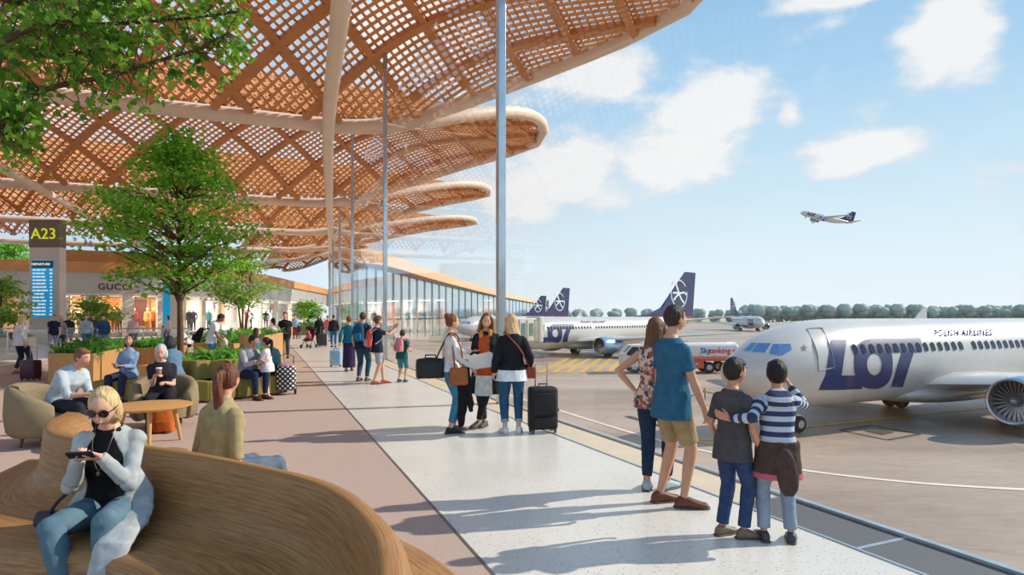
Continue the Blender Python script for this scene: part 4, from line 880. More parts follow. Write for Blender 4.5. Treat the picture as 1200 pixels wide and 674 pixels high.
wv = N3.new('ShaderNodeTexNoise'); wv.inputs['Scale'].default_value = 3.2; wv.inputs['Detail'].default_value = 7; wv.inputs['Distortion'].default_value = 1.2; L3.new(mp.outputs[0], wv.inputs['Vector'])
rp = N3.new('ShaderNodeValToRGB'); e = rp.color_ramp.elements; e[0].position = .36; e[0].color = (*lin('#805932'), 1); e[1].position = .62; e[1].color = (*lin('#a87a49'), 1); L3.new(wv.outputs['Fac'], rp.inputs['Fac']); L3.new(rp.outputs['Color'], bs_.inputs['Base Color']); bs_.inputs['Roughness'].default_value = .5
bp2 = N3.new('ShaderNodeBump'); bp2.inputs['Strength'].default_value = .08; bp2.inputs['Distance'].default_value = .01; L3.new(wv.outputs['Fac'], bp2.inputs['Height']); L3.new(bp2.outputs['Normal'], bs_.inputs['Normal'])
obj('seat_shell', b, mw, bench, sharp=1.0)
# ================================================================= people
TM = [(-.13, .07, .07, 0), (-.10, .13, .095, 0), (-.04, .162, .112, -.005), (.03, .163, .11, -.005), (.12, .15, .102, 0), (.2, .15, .102, .005), (.3, .166, .112, .01), (.38, .172, .116, .01), (.435, .162, .102, 0), (.475, .122, .082, -.006), (.515, .078, .064, -.012), (.55, .058, .06, -.012)]
TF = [(-.13, .07, .07, 0), (-.10, .135, .1, 0), (-.04, .17, .118, -.012), (.03, .162, .112, -.01), (.12, .136, .098, 0), (.18, .126, .092, .005), (.26, .135, .098, .01), (.33, .15, .116, .02), (.38, .148, .108, .012), (.435, .138, .088, 0), (.475, .104, .074, -.006), (.515, .066, .056, -.012), (.55, .05, .052, -.012)]
def tab(T_, s, g):
    if s <= T_[0][0]: return T_[0][1:]
    for a, b in zip(T_, T_[1:]):
        if s <= b[0]: t = (s-a[0])/(b[0]-a[0]); return tuple(a[k]+(b[k]-a[k])*t for k in (1, 2, 3))
    return T_[-1][1:]
def ik(a, t, l1, l2, pole):
    d = t-a; L_ = min(d.length, (l1+l2)*.999); dn = d.normalized(); x = (l1*l1-l2*l2+L_*L_)/(2*L_); h = sqrt(max(0, l1*l1-x*x))
    p = pole-dn*pole.dot(dn); p = p.normalized() if p.length > 1e-6 else dn.orthogonal(); return a+dn*x+p*h, a+dn*L_
def hair_bm(style, k=1.):
    b = NB(); c = (0, -.018, .022)
    if style != 'none': ell(b, c, (.083, .094, .106), nu=24, nv=16)
    if style in ('fringe', 'girl'): ell(b, (0, .026, .072), (.07, .062, .042), nu=16, nv=10)
    if style == 'short': ell(b, (0, .02, .082), (.062, .06, .034), nu=16, nv=10)
    def drape(zs):
        loft(b, [(V((0, y, z)), V((rx, 0, 0)), V((0, ry, 0))) for z, rx, ry, y in zs], 20, 2.3)
    if style in ('long', 'wavy'):
        drape([(.07, .06, .05, -.03), (.0, .087, .07, -.035), (-.08, .088, .055, -.05), (-.16, .098, .048, -.062), (-.24*k, .1, .045, -.07), (-.32*k, .075, .035, -.072), (-.36*k, .03, .02, -.07)])
        for s in (-1, 1): tube(b, [(s*.07, .03, .06), (s*.083, .015, 0), (s*.09, .01, -.09), (s*.1, .02, -.18), (s*.09, .03, -.26*k)], [.02, .024, .026, .024, .012], 8)
    if style == 'bob': drape([(.07, .06, .05, -.03), (.0, .09, .075, -.03), (-.07, .095, .065, -.035), (-.12, .08, .05, -.04)])
    if style == 'pony':
        tube(b, smoothpts([(0, -.095, .05), (0, -.14, .03), (.0, -.145, -.06), (.005, -.125, -.17), (0, -.115, -.28), (0, -.11, -.36)], 4), [.022+.0]+[.032]*3+[.037]*8+[.036]*4+[.03]*2+[.022, .016, .008], 10)
    if style == 'bun': ell(b, (0, -.085, .085), (.05, .048, .045)); ell(b, (0, -.07, .06), (.06, .05, .05))
    if style == 'scarf': drape([(.1, .05, .06, -.01), (.02, .1, .1, -.02), (-.08, .1, .1, -.03), (-.15, .085, .08, -.03), (-.2, .1, .09, -.02)])
    return b
def head_bm(fem):
    b = NB(); vs = ell(b, (0, 0, 0), 1, nu=28, nv=20)
    gz = lambda d, c, s: math.exp(-((d-V(c)).length/s)**2)
    for v in vs:
        d = v.co.copy(); x, y, z = d; X, Y, Z = .0735*x, .094*y, .112*z
        if z < 0: X *= 1-.3*(-z)**1.6; Y *= (1-.06*(-z)) if y > 0 else 1-.42*(-z)
        e = .007*gz(d, (0, .72, -.69), .3)+.003*gz(d, (0, .95, .22), .3)-.008*(gz(d, (.38, .9, .1), .2)+gz(d, (-.38, .9, .1), .2))+.003*(gz(d, (.5, .75, -.2), .25)+gz(d, (-.5, .75, -.2), .25))
        v.co = V((X, Y, Z))+d*e
    tube(b, [(0, .086, .022), (0, .1, -.012), (0, .106, -.026)], [.006, .0085, .0105], 8); ell(b, (.009, .096, -.028), .007, nu=8, nv=6); ell(b, (-.009, .096, -.028), .007, nu=8, nv=6)
    ell(b, (0, .088, -.052), (.022, .01, .007), nu=10, nv=6); ell(b, (0, .084, -.062), (.018, .01, .006), nu=10, nv=6)
    for s in (-1, 1): ell(b, (s*.074, -.008, -.004), (.009, .019, .03), M.Rotation(s*R(-14), 3, 'Z'), nu=10, nv=8)
    return b
PPL = {}
def person(label, loc, rz, h, top=None, bottom=None, shoe='#3a3330', hair=('short', '#3b2c22'), skin='#d7a68a', fem=False, kid=0., bw=1., lv=1, pel=(0, 0, .93), lean=0., bend=0., tw=0., neck=0., head=(0, 0, 0), rh=None, lh=None, rp=None, lp=None,
           rf=None, lf=None, rk=None, lk=None, rhd=None, lhd=None, rn=None, ln=None, curl=(.45, .45), extra=None, seat=None, sk_tone=None, hk=1., cap=None, walk=0., point=None):
    S = h/1.75; vox = (.017, .012, .0075)[lv]; W_ = TF if fem else TM
    root = thing('person', label, 'person', loc, rz); root.scale = (S, S, S)
    if walk:
        rf = rf or (.08, .22*walk, .08, 0); lf = lf or (-.08, -.24*walk, .10, 0); rh = rh or (.23, -.13*walk, .84); lh = lh or (-.23, .17*walk, .85); pel = (0, 0, .915)
    if seat is not None:
        pel = (0, 0, seat/S+.095); rf = rf or (.11, .42, .08, -4); lf = lf or (-.11, .42, .08, 4)
    pel = V(pel); rf = rf or (.095, .01, .08, -8); lf = lf or (-.095, -.01, .08, 8)
    # spine
    def axes(s):
        a = R(lean)*min(1, max(0, s)/.28); bd = R(bend)*min(1, max(0, s)/.3); t = R(tw)*min(1, max(0, s)/.4)
        m = M.Rotation(bd, 3, 'Y') @ M.Rotation(-a, 3, 'X') @ M.Rotation(t, 3, 'Z'); return m
    def sp(s):
        if s <= 0: return pel+axes(0) @ V((0, 0, s))
        p = pel.copy(); n = 12
        for i in range(n): p = p+axes(s*(i+.5)/n) @ V((0, 0, s/n))
        return p
    def rings(T_, s0, s1, g, n=16, flare=0., k=1., kg=None):
        out = []; ss = sorted(set([s0, s1]+[t[0] for t in T_ if s0 < t[0] < s1]))
        for s in ss:
            rx, ry, fo = tab(T_, s, g)
            if s < -.04: q = tab(T_, -.04, g); fl = flare*(-.04-s); rx, ry, fo = (q[0]+fl, q[1]+fl, q[2]) if kg else (rx, ry, fo)
            m = axes(s); gg = g+((kg-.978)*sst((.15-s)/.15) if kg else 0); out.append((sp(s)+m @ V((0, fo, 0)), m @ V((rx*bw+gg, 0, 0)), m @ V((0, ry*(bw*.6+.4)+gg, 0))))
        return out
    shw = (.146 if fem else .164)*(.5+.5*bw)*(1-.06*kid); ms = axes(.46); sc_ = sp(.432)
    sh_ = {1: sc_+ms @ V((shw, -.008, 0)), -1: sc_+ms @ V((-shw, -.008, 0))}
    arms = {}
    for s, tgt, pole, hd, pn, cu in ((1, rh, rp, rhd, rn, curl[0]), (-1, lh, lp, lhd, ln, curl[1])):
        tgt = V(tgt) if tgt else V((s*.235, .04, .86-.93))+pel
        pole = V(pole) if pole else V((s*.35, -1, -.15)); el_, wr = ik(sh_[s], tgt, .285, .25, pole)
        d = V(hd).normalized() if hd else (wr-el_).normalized(); n = V(pn) if pn else (V((-s, 0, 0)) if abs(d.z) > .7 else V((0, 0, -1))); n = (n-d*n.dot(d)); n = n.normalized() if n.length > .01 else d.orthogonal().normalized()
        arms[s] = (sh_[s], el_, wr, d, n, cu)
    legs = {}
    for s, ft, kp in ((1, rf, rk), (-1, lf, lk)):
        hp = pel+V((s*.088*bw, 0, -.02)); kn, an = ik(hp, V(ft[:3]), .425, .43, V(kp) if kp else V((s*.12, 1, 0))); legs[s] = (hp, kn, an, R(ft[3]))
    nb = sp(.54); mh = axes(.5) @ M.Rotation(-R(neck), 3, 'X'); hs = 1+.3*kid
    Hm = (M.Rotation(R(head[0]), 3, 'Z') @ M.Rotation(-R(head[1])-R(lean)*.15, 3, 'X') @ M.Rotation(R(head[2]), 3, 'Y')); hc = nb+mh @ V((0, .012, .07-.018*kid))+Hm @ V((0, .02, .075*hs))
    HM = M.Translation(hc) @ Hm.to_4x4() @ M.Diagonal((hs, hs, hs, 1))
    def armpts(s, f0, f1, g, shape=None):
        a, e_, w_ = arms[s][:3]; key = [(0, .052), (.12, .05), (.3, .044), (.53, .037), (.62, .04), (.78, .035), (1, .026)]; fe = .9 if fem else 1
        fs = [f0]+[k[0] for k in key if f0 < k[0] < f1]+[f1]; pts, rs = [], []
        for f in fs:
            p = a.lerp(e_, f/.53) if f <= .53 else e_.lerp(w_, (f-.53)/.47)
            for k0, k1 in zip(key, key[1:]):
                if k0[0] <= f <= k1[0]: r = k0[1]+(k1[1]-k0[1])*(f-k0[0])/(k1[0]-k0[0]); break
            pts.append(p); rs.append(r*fe*(.55+.45*bw)*(1-.12*kid)+g)
        return pts, rs
    def legpts(s, f1, g, loose=0., f0=0.):
        a, k_, n = legs[s][:3]; key = [(0, .088), (.2, .08), (.4, .064), (.5, .057), (.6, .057), (.75, .048), (.92, .036), (1, .036)]; pts, rs = [], []
        for f in [f0]+[k[0] for k in key if f0 < k[0] < f1]+[f1]:
            p = a.lerp(k_, f/.5) if f <= .5 else k_.lerp(n, (f-.5)/.5)
            for k0, k1 in zip(key, key[1:]):
                if k0[0] <= f <= k1[0]: r = k0[1]+(k1[1]-k0[1])*(f-k0[0])/(k1[0]-k0[0]); break
            pts.append(p); rs.append(max(r*(.6+.4*bw)*(1-.1*kid)+g, loose))
        return pts, rs
    def foot(b, s, g, sole=False):
        an, yw = legs[s][2], legs[s][3]; f = V((-sin(yw), cos(yw), 0)); sd_ = V((f.y, -f.x, 0)); fl = an-V((0, 0, .08)); k = 1-.1*kid if not fem else .93
        prof = [(-.075, .02, .02), (-.06, .036, .032), (-.02, .048, .036), (.04, .042, .04), (.1, .03, .047), (.15, .022, .046), (.19, .018, .033), (.205, .012, .016)]
        loft(b, [(fl+f*y*k+V((0, 0, hz+g*.5+.004)), sd_*(w_*k+g), V((0, 0, hz+g*.5))) for y, hz, w_ in prof], 14, 2.5)
        return fl, f, sd_
    # ---- body: one continuous skin
    b = NB(); loft(b, rings(W_, -.13, .55, 0), 20, 2.2)
    tube(b, [nb-V((0, 0, .03)), nb+mh @ V((0, .01, .05)), hc-Hm @ V((0, .012, .06*hs))], [.055 if not fem else .046, .05 if not fem else .043, .05 if not fem else .044], 12)
    merge(b, xf(head_bm(fem), HM))
    for s in (1, -1):
        tube(b, *armpts(s, 0, 1, 0), 12); tube(b, *legpts(s, 1, 0), 12); ell(b, arms[s][1], .036*(.9 if fem else 1)*(1-.12*kid)); ell(b, legs[s][1], .056*(.6+.4*bw)*(1-.1*kid)); foot(b, s, 0); a_, e_, w_, d, n, cu = arms[s]; ts = d.cross(n)*s; k = (1-.1*kid)*(.92 if fem else 1)
        loft(b, [(w_+d*y*k, ts*rx*k, n*ry*k) for y, rx, ry in ((-.02, .026, .02), (.02, .031, .018), (.055, .041, .016), (.088, .042, .0145), (.096, .034, .011))], 12, 2.6)
        pt = (point == s)
        for i, (o_, ln_) in enumerate(((.031, .92), (.0105, 1.02), (-.0105, .96), (-.031, .76))):
            p = w_+d*.088*k+ts*o_*k; dd = d.copy(); pts = [p-d*.012]; c_ = cu+(i*.06) if not (pt and i == 0) else .04
            if pt and i: c_ = 1.15
            for sg in (.042, .028, .022):
                ax = dd.cross(n).normalized(); dd = M.Rotation(c_*.9, 3, ax) @ dd; p = p+dd*sg*ln_*k; pts.append(p)
            tube(b, pts, [.0098*k, .0094*k, .0086*k, .007*k], 8)
        p = w_+d*.02*k+ts*.024*k; d1 = (d*.72+ts*.62+n*.28).normalized(); d2 = (d*.95+ts*.2+n*.3).normalized(); tube(b, [p, p+d1*.045*k, p+d1*.045*k+d2*.032*k, p+d1*.045*k+d2*.055*k], [.015*k, .0125*k, .0108*k, .008*k], 8)
    b = remesh(b, vox, 2, .4); sm_ = mat('skin_'+skin[1:], skin, .5, 0, .06, 12, .1, 90, spec=.35); obj('body', b, sm_, root, sharp=3.2)
    def garment(name, b, col, wr=.0045, sv=False, m=None):
        b = remesh(b, vox, 3)
        for v in b.verts: pass
        b.normal_update(); off = V((loc[0]*3.1, loc[1]*1.7, 0)); mv = []
        for v in b.verts: q = v.co+off; mv.append(v.normal*(noise.noise(V((q.x*9, q.y*9, q.z*5)))*wr+noise.noise(q*19)*wr*.5))
        if sv:
            ly = b.verts.layers.float.new('sv'); sgs = [(arms[s][0], arms[s][1], 0.) for s in (1, -1)]+[(arms[s][1], arms[s][2], .285) for s in (1, -1)]
            for v in b.verts:
                best, val = 1e9, 0; t = v.co.z-pel.z; dx = V((v.co.x-sc_.x, v.co.y-sc_.y, 0)); best = max(0, dx.length-.13) if abs((ms.transposed() @ (v.co-sc_)).x) < shw*.92 else .2; val = t
                for a, c, o_ in sgs:
                    ab = c-a; u = max(0, min(1, (v.co-a).dot(ab)/ab.length_squared)); dd = (v.co-a-ab*u).length
                    if dd < .085 and (u > .12 or o_) and dd < best+.075: best, val = dd-.08, o_+u*ab.length+.03
                v[ly] = val
        for v, q in zip(b.verts, mv): v.co += q
        return obj(name, b, m or cloth(col[1:], col), root, sharp=3.2)
    if bottom:
        kd, col = bottom[0], bottom[1]; f1 = bottom[2] if len(bottom) > 2 else .95; g = .014 if kd == 'slim' else .02; b = NB()
        if kd == 'skirt':
            hp = sp(.1); zb = f1; m_ = (legs[1][2]+legs[-1][2])/2; lo = .15 if zb > .2 else .2
            loft(b, rings(W_, -.04, .1, .012)+[] , 20) ; P_ = [sp(0), sp(0).lerp(m_, .35), sp(0).lerp(m_, .7), V((m_.x, m_.y, zb))]
            loft(b, [(p, V((rx*bw, 0, 0)), V((0, ry, 0))) for p, rx, ry in zip(P_, (.178, .185, .19, .2), (.13, .15, .165, lo))], 20)
            garment('skirt', b, col, .007)
        else:
            loft(b, rings(W_, -.13, .09, g), 20, 2.2)
            for s in (1, -1):
                pts, rs = legpts(s, f1, g, .0 if kd == 'slim' else (.075 if f1 < .7 else .062)); tube(b, pts, rs, 14, rnd=False)
                if f1 > .7: ell(b, legs[s][1], max(.057*(.6+.4*bw)*(1-.1*kid)+g, .0 if kd == 'slim' else .062)*.99)
            garment('shorts' if f1 < .7 else 'trousers', b, col)
        if len(bottom) > 3:
            b = NB()
            for s in (1, -1): pts, rs = legpts(s, f1, g+.006, .0 if kd == 'slim' else .066, f1-.05); tube(b, pts, rs, 14, rnd=False)
            garment('cuff', b, bottom[3], .001)
    if top:
        kd, col, hem, slv = top[:4]; g = {'tee': .018, 'shirt': .02, 'jacket': .032, 'coat': .036}[kd]; b = NB()
        loft(b, rings(W_, hem, .52, g, flare=.12 if kd in ('coat', 'shirt', 'tee') else .05, kg=1 if hem < -.06 else .99), 22, 2.25)
        for s in (1, -1):
            ell(b, sh_[s]+ms @ V((0, 0, -.008)), .05*(.5+.5*bw)*(1-.12*kid)*(.92 if fem else 1)+g*.6)
            if slv > 0: pts, rs = armpts(s, 0, slv, g*.75); rs = [max(r, .06) if (slv < .6 and i == len(rs)-1) else r for i, r in enumerate(rs)]; tube(b, pts, rs, 14, rnd=False)
            if slv > .6: ell(b, arms[s][1], (.037*(.9 if fem else 1)*(.55+.45*bw)*(1-.12*kid)+g*.75)*.99)
        if kd in ('jacket', 'coat') and not fem or kd == 'shirt': tube(b, [nb+mh @ V((0, -.005, -.045)), nb+mh @ V((0, 0, .012))], [.078, .066], 16, rnd=False)
        if kd == 'hoodie': pass
        tg = garment('top' if kd in ('tee', 'shirt') else kd, b, col, .005 if kd != 'tee' else .004, len(top) > 4 and top[4] == 'stripes', top[5] if len(top) > 5 else None)
    if shoe:
        for s in (1, -1):
            b = NB(); b2 = NB(); fl, f, sd_ = foot(b, s, .009)
            loft(b2, [(fl+f*y+V((0, 0, .009)), sd_*(w_+.012), V((0, 0, .011))) for y, w_ in ((-.083, .02), (-.06, .034), (.0, .036), (.1, .046), (.16, .045), (.205, .03), (.217, .012))], 14, 2.5)
            b = remesh(b, vox*.8, 2, .4); so1 = obj('shoe', b, mat('shoe_'+shoe[1:], shoe, .5, 0, .1, 20), root, sharp=3.2); obj('sole', b2, mat('sole_pale' if lv < 2 else 'sole_'+shoe[1:], '#cfc6ba' if shoe > '#a' else '#57493e', .7), so1)
    if hair[0] != 'none':
        b = xf(hair_bm(hair[0], hk), HM); b = remesh(b, vox*.75, 3)
        b.normal_update(); mv = [v.normal*noise.noise(V((v.co.x*55, v.co.y*55, v.co.z*9)))*.003 for v in b.verts]
        for v, q in zip(b.verts, mv): v.co += q
        obj('headscarf' if hair[0] == 'scarf' else 'hair', b, mat('hair_'+hair[1][1:], hair[1], .55, 0, .35, 30, .9, 60, (1, 1, .12), spec=.35), root, sharp=3.2)
    if cap:
        b = NB(); ell(b, (0, -.012, .05), (.09, .102, .088), nu=20, nv=12); b = xf(b, HM); obj('hat', remesh(b, vox*.8, 2), cloth('hat'+cap[1:], cap), root, sharp=3.2)
    if lv == 2 or fem or 1:
        if lv > 0:
            for s in (1, -1):
                b = NB(); ell(b, (s*.0305, .0795, .0115), (.0135, .0085, .0068), nu=12, nv=8)
                for f in b.faces: f.material_index = 1 if abs(f.calc_center_median().x-s*.0305) < .0062 and f.calc_center_median().y > .08 else 0
                obj('eye', xf(b, HM), [mat('eye_white', '#e8e2dc', .3), mat('iris', '#3a2a20', .2)], root)
                b = NB(); tube(b, [(s*.015, .0905, .034), (s*.032, .088, .039), (s*.048, .078, .034)], [.003, .0036, .002], 6); obj('eyebrow', xf(b, HM), mat('hair_'+hair[1][1:], hair[1]), root)
            b = NB(); ell(b, (0, .0955, -.0525), (.02, .006, .0045), nu=12, nv=6); ell(b, (0, .0915, -.0605), (.017, .006, .005), nu=12, nv=6); obj('lips', xf(b, HM), mat('lips', '#b5685e' if fem else '#b97f6c', .45), root)
    w_m = M.Translation(V(loc)) @ M.Rotation(rz, 4, 'Z') @ M.Scale(S, 4)
    return dict(root=root, W=w_m, S=S, arms=arms, HM=HM, sp=sp, axes=axes, legs=legs, sh=sh_, pel=pel, rings=rings, T=W_, garment=garment, nb=nb, vox=vox, armpts=armpts, legpts=legpts)
def wp(p, q): return p['W'] @ V(q)
def lp_(p, q): return p['W'].inverted() @ V(q)
# ---------------------------------------------------------------- carried things
def suitcase(label, loc, rz, w_, d, h, col, hand=.0, group=None, soft=False):
    t = thing('suitcase', label, 'suitcase', loc, rz); m = mat('case_'+col[1:], col, .7 if soft else .35, 0, .1, 8, .2 if soft else 0, 120)
    b = NB(); box(b, (0, 0, .05+h/2), (w_, d, h), bev=min(.05, d*.22))
    if not soft:
        for i in range(5): box(b, (-w_*.36+i*w_*.18, 0, .05+h/2), (w_*.06, d+.012, h*.86), bev=.006)
    obj('shell', b, m, t)
    if soft:
        b = NB(); box(b, (0, -d/2-.012, .05+h*.62), (w_*.8, .03, h*.5), bev=.012); box(b, (0, -d/2-.012, .05+h*.2), (w_*.8, .03, h*.22), bev=.012); obj('front_pocket', b, m, t)
        b = NB(); tube(b, [(w_/2, -.08, .05+h*.45), (w_/2+.025, -.05, .05+h*.45), (w_/2+.025, .05, .05+h*.45), (w_/2, .08, .05+h*.45)], .012, 8); obj('side_handle', b, m, t)
    b = NB(); tube(b, [(-.06, 0, .05+h), (-.06, 0, .09+h), (.06, 0, .09+h), (.06, 0, .05+h)], .011, 8); obj('top_handle', b, mat('case_grey', '#55575b', .5), t)
    if hand:
        b = NB(); a = w_*.22; tube(b, [(-a, d*.3, h), (-a, d*.3, h+hand), (a, d*.3, h+hand), (a, d*.3, h)], .01, 8); obj('telescopic_handle', b, mat('case_alu', '#a3a7ab', .3, .8), t)
    for x in (-1, 1):
        for y in (-1, 1):
            b = NB(); lathe(b, [(.002, -.014), (.026, -.014), (.028, 0), (.026, .014), (.002, .014)], 12, (x*w_*.4, y*d*.32, .028), axis=(1, 0, 0)); box(b, (x*w_*.4, y*d*.32, .045), (.04, .03, .03)); obj('wheel', b, mat('case_grey', ''), t)
    return t
def backpack(label, loc, rz, col, col2, w_=.3, d=.17, h=.45, cat='backpack', tilt=0., straps=True):
    t = thing('backpack', label, cat, loc, rz); t.rotation_euler[0] = R(tilt); b = NB(); loft(b, [(V((0, dy, z)), V((rx, 0, 0)), V((0, ry, 0))) for z, rx, ry, dy in ((0, w_*.38, d*.4, 0), (.02, w_*.48, d*.5, 0), (h*.35, w_*.5, d*.5, 0), (h*.75, w_*.46, d*.42, .01), (h*.95, w_*.34, d*.3, .02), (h, w_*.18, d*.16, .03))], 24, 3.); obj('bag', b, cloth('bp'+col[1:], col), t)
    b = NB(); loft(b, [(V((0, -d*.5, z)), V((rx, 0, 0)), V((0, ry, 0))) for z, rx, ry in ((h*.06, w_*.3, .02), (h*.1, w_*.38, .045), (h*.4, w_*.37, .045), (h*.46, w_*.3, .02))], 20, 3.); obj('pocket', b, cloth('bp'+col2[1:], col2), t)
    b = NB(); tube(b, [(-.04, d*.3, h*.96), (-.035, d*.3, h*1.04), (.035, d*.3, h*1.04), (.04, d*.3, h*.96)], .009, 8); obj('grab_loop', b, cloth('bp'+col2[1:], col2), t)
    if straps:
        b = NB()
        for s in (-1, 1): tube(b, smoothpts([(s*.09, d*.5, h*.9), (s*.11, d*.5+.08, h*1.02), (s*.13, d*.5+.22, h*.85), (s*.15, d*.5+.22, h*.5), (s*.16, d*.5+.06, h*.18)], 4), .018, 8)
        obj('shoulder_straps', b, cloth('bp'+col2[1:], col2), t)
    return t
def shoulder_bag(label, p, at_, size, col, strap_pts, cat='handbag', name='handbag', rz=0., flap=True, world=False):
    loc = V(at_) if world else wp(p, at_); t = thing(name, label, cat, loc, rz); w_, d, h = size; b = NB(); m = mat('leather_'+col[1:], col, .5, 0, .15, 10, .2, 60)
    if name == 'duffel_bag': loft(b, [(V((x*w_/2, 0, h*(.5-.04*x*x))), V((0, d/2*k, 0)), V((0, 0, h/2*k))) for x, k in ((-1, .7), (-.98, .84), (-.9, .93), (-.4, .97), (0, 1), (.4, .97), (.9, .93), (.98, .84), (1, .7))], 24, 2.8); tube(b, [(-.08, -d*.45, h*.7), (-.07, -d*.3, h*1.12), (.07, -d*.3, h*1.12), (.08, -d*.45, h*.7)], .012, 8)
    else: loft(b, [(V((0, 0, z)), V((rx, 0, 0)), V((0, ry, 0))) for z, rx, ry in ((0, w_*.42, d*.3), (.02, w_*.5, d*.5), (h*.55, w_*.49, d*.5), (h*.92, w_*.44, d*.3), (h, w_*.4, d*.15))], 24, 3.2)
    obj('bag', b, m, t)
    if flap:
        b = NB(); loft(b, [(V((0, -d*.45, z)), V((rx, 0, 0)), V((0, .018, 0))) for z, rx in ((h*.35, w_*.3), (h*.5, w_*.46), (h*.9, w_*.44), (h, w_*.36))], 18, 3.); obj('flap', b, m, t)
    if strap_pts:
        b = NB(); iv = M.Rotation(-rz, 4, 'Z') @ M.Translation(-loc); tube(b, smoothpts([iv @ (V(q) if world else wp(p, q)) for q in strap_pts], 5), .011, 8, flat=None); obj('strap', b, m, t)
    return t
exec_people = 1
# ================================================================= the cast: couple and boys at the glass
teal, khaki = '#33637f', '#a68d68'
P_ = person('tall man in teal t-shirt and khaki shorts seen from behind at the glass', (1.4, 5.38, 0), R(-70), 1.77, ('tee', teal, -.17, .36), ('loose', khaki, .44), '#6b3d2c', ('short', '#3a2e28'), '#cf9b7d', bw=.93, lv=2, head=(2, 4, 0), rh=(.26, .16, .82), lh=(-.26, .05, .84), rf=(.1, .05, .08, -25), lf=(-.11, -.05, .08, 0), curl=(.8, .6))
fl = bpy.data.materials.new('floral'); fl.use_nodes = True; N4, L4 = fl.node_tree.nodes, fl.node_tree.links; bs4 = N4['Principled BSDF']; vo = N4.new('ShaderNodeTexVoronoi'); vo.inputs['Scale'].default_value = 30; tc4 = N4.new('ShaderNodeTexCoord'); L4.new(tc4.outputs['Object'], vo.inputs['Vector'])
sp4 = N4.new('ShaderNodeSeparateColor'); L4.new(vo.outputs['Color'], sp4.inputs[0]); r4 = N4.new('ShaderNodeValToRGB'); r4.color_ramp.interpolation = 'CONSTANT'; e = r4.color_ramp.elements; e[0].color = (*lin('#d9c3b0'), 1); e[1].position = .35; e[1].color = (*lin('#a7564b'), 1)
for q, c in ((.55, '#4f5a4c'), (.72, '#c98f7e'), (.86, '#43394a')): k = e.new(q); k.color = (*lin(c), 1)
L4.new(sp4.outputs[0], r4.inputs[0]); L4.new(r4.outputs[0], bs4.inputs['Base Color']); bs4.inputs['Roughness'].default_value = .85
person('woman with long brown hair and floral top, hand on hip, beside the tall man', (1.36, 5.85, 0), R(-30), 1.66, ('tee', '#b98a7a', -.1, 0, None, fl), ('slim', '#27364f', .93), '#9fb4bf', ('long', '#6d4a33'), '#cf9878', fem=True, lv=2, lh=(-.2, -.05, 1.0), lp=(-1, -.55, -.1), lhd=(.7, .5, -.5), rh=(.22, .1, .88), lf=(-.07, -.04, .08, 15), rf=(.1, .08, .08, -20), head=(-10, 2, 0), hk=.95)
person('boy in grey t-shirt and blue jeans, back turned, watching the airliner', (1.66, 4.62, 0), R(-52), 1.34, ('tee', '#4e4a4c', -.17, .42), ('loose', '#35466a', .96), '#7a6a58', ('fringe', '#2a211d'), '#c98f72', kid=.55, bw=.9, lv=2, head=(-14, 2, 0), rh=(.24, .1, .86), lh=(-.22, .1, .88), rf=(.1, .03, .08, -35), lf=(-.09, -.05, .08, -10))
st = bpy.data.materials.new('hoodie_stripes'); st.use_nodes = True; N4, L4 = st.node_tree.nodes, st.node_tree.links; bs4 = N4['Principled BSDF']; at4 = N4.new('ShaderNodeAttribute'); at4.attribute_name = 'sv'
m1 = N4.new('ShaderNodeMath'); m1.operation = 'MULTIPLY'; m1.inputs[1].default_value = 1/.098; L4.new(at4.outputs['Fac'], m1.inputs[0]); m2 = N4.new('ShaderNodeMath'); m2.operation = 'FRACT'; L4.new(m1.outputs[0], m2.inputs[0]); m3 = N4.new('ShaderNodeMath'); m3.operation = 'GREATER_THAN'; m3.inputs[1].default_value = .5; L4.new(m2.outputs[0], m3.inputs[0])
x4 = N4.new('ShaderNodeMix'); x4.data_type = 'RGBA'; x4.inputs[6].default_value = (*lin('#2d3458'), 1); x4.inputs[7].default_value = (*lin('#b9c1cf'), 1); L4.new(m3.outputs[0], x4.inputs[0]); L4.new(x4.outputs[2], bs4.inputs['Base Color']); bs4.inputs['Roughness'].default_value = .85
P_ = person('boy in navy and white striped hoodie pointing at the nearest airliner', (1.95, 4.52, 0), R(-10), 1.33, ('shirt', '#555577', -.06, .95, 'stripes', st), ('loose', '#8a98ab', .95), '#3b414c', ('fringe', '#1d1918'), '#c68b6d', kid=.55, bw=.9, lv=2, head=(-4, -3, 0), rh=(.2, .34, 1.48), rp=(.9, .1, -1), rhd=(-.12, .85, .5), rn=(-.8, 0, -.3), point=1, lh=(-.45, -.05, 1.18), lp=(-.3, -1, -.5), lhd=(-.9, .2, .35), ln=(.25, .95, 0), curl=(.5, .3), rf=(.13, 0, .08, -12), lf=(-.12, 0, .08, 10))
b = NB(); s0 = P_['sp'](.47); ax_ = P_['axes'](.47); lathe(b, [(.02, -.11), (.06, -.1), (.1, -.05), (.115, .01), (.1, .05), (.06, .06)], 18, s0+V((0, -.1, .0)), axis=(0, -.45, 1)); P_['garment']('hood', b, '#444', .006, True, st)
b = NB(); r_ = P_['rings'](P_['T'], -.3, .05, .035, flare=.1, kg=1); loft(b, r_, 22, 2.2); q0 = P_['pel']
loft(b, [(q0+V((x, -.15-.02*k, z)), V((w_, 0, 0)), V((0, .04, 0))) for k, (x, z, w_) in enumerate(((.01, .0, .05), (.03, -.1, .09), (.05, -.24, .1), (.05, -.36, .085), (.05, -.42, .04)))], 16, 2.4)
P_['garment']('tied_hoodie', b, '#4d3d37', .008)
b = NB(); r_ = P_['rings'](P_['T'], -.3, -.245, .041, flare=.1, kg=1); loft(b, r_, 22, 2.2); P_['garment']('striped_waistband', b, '#b8606a', .002)
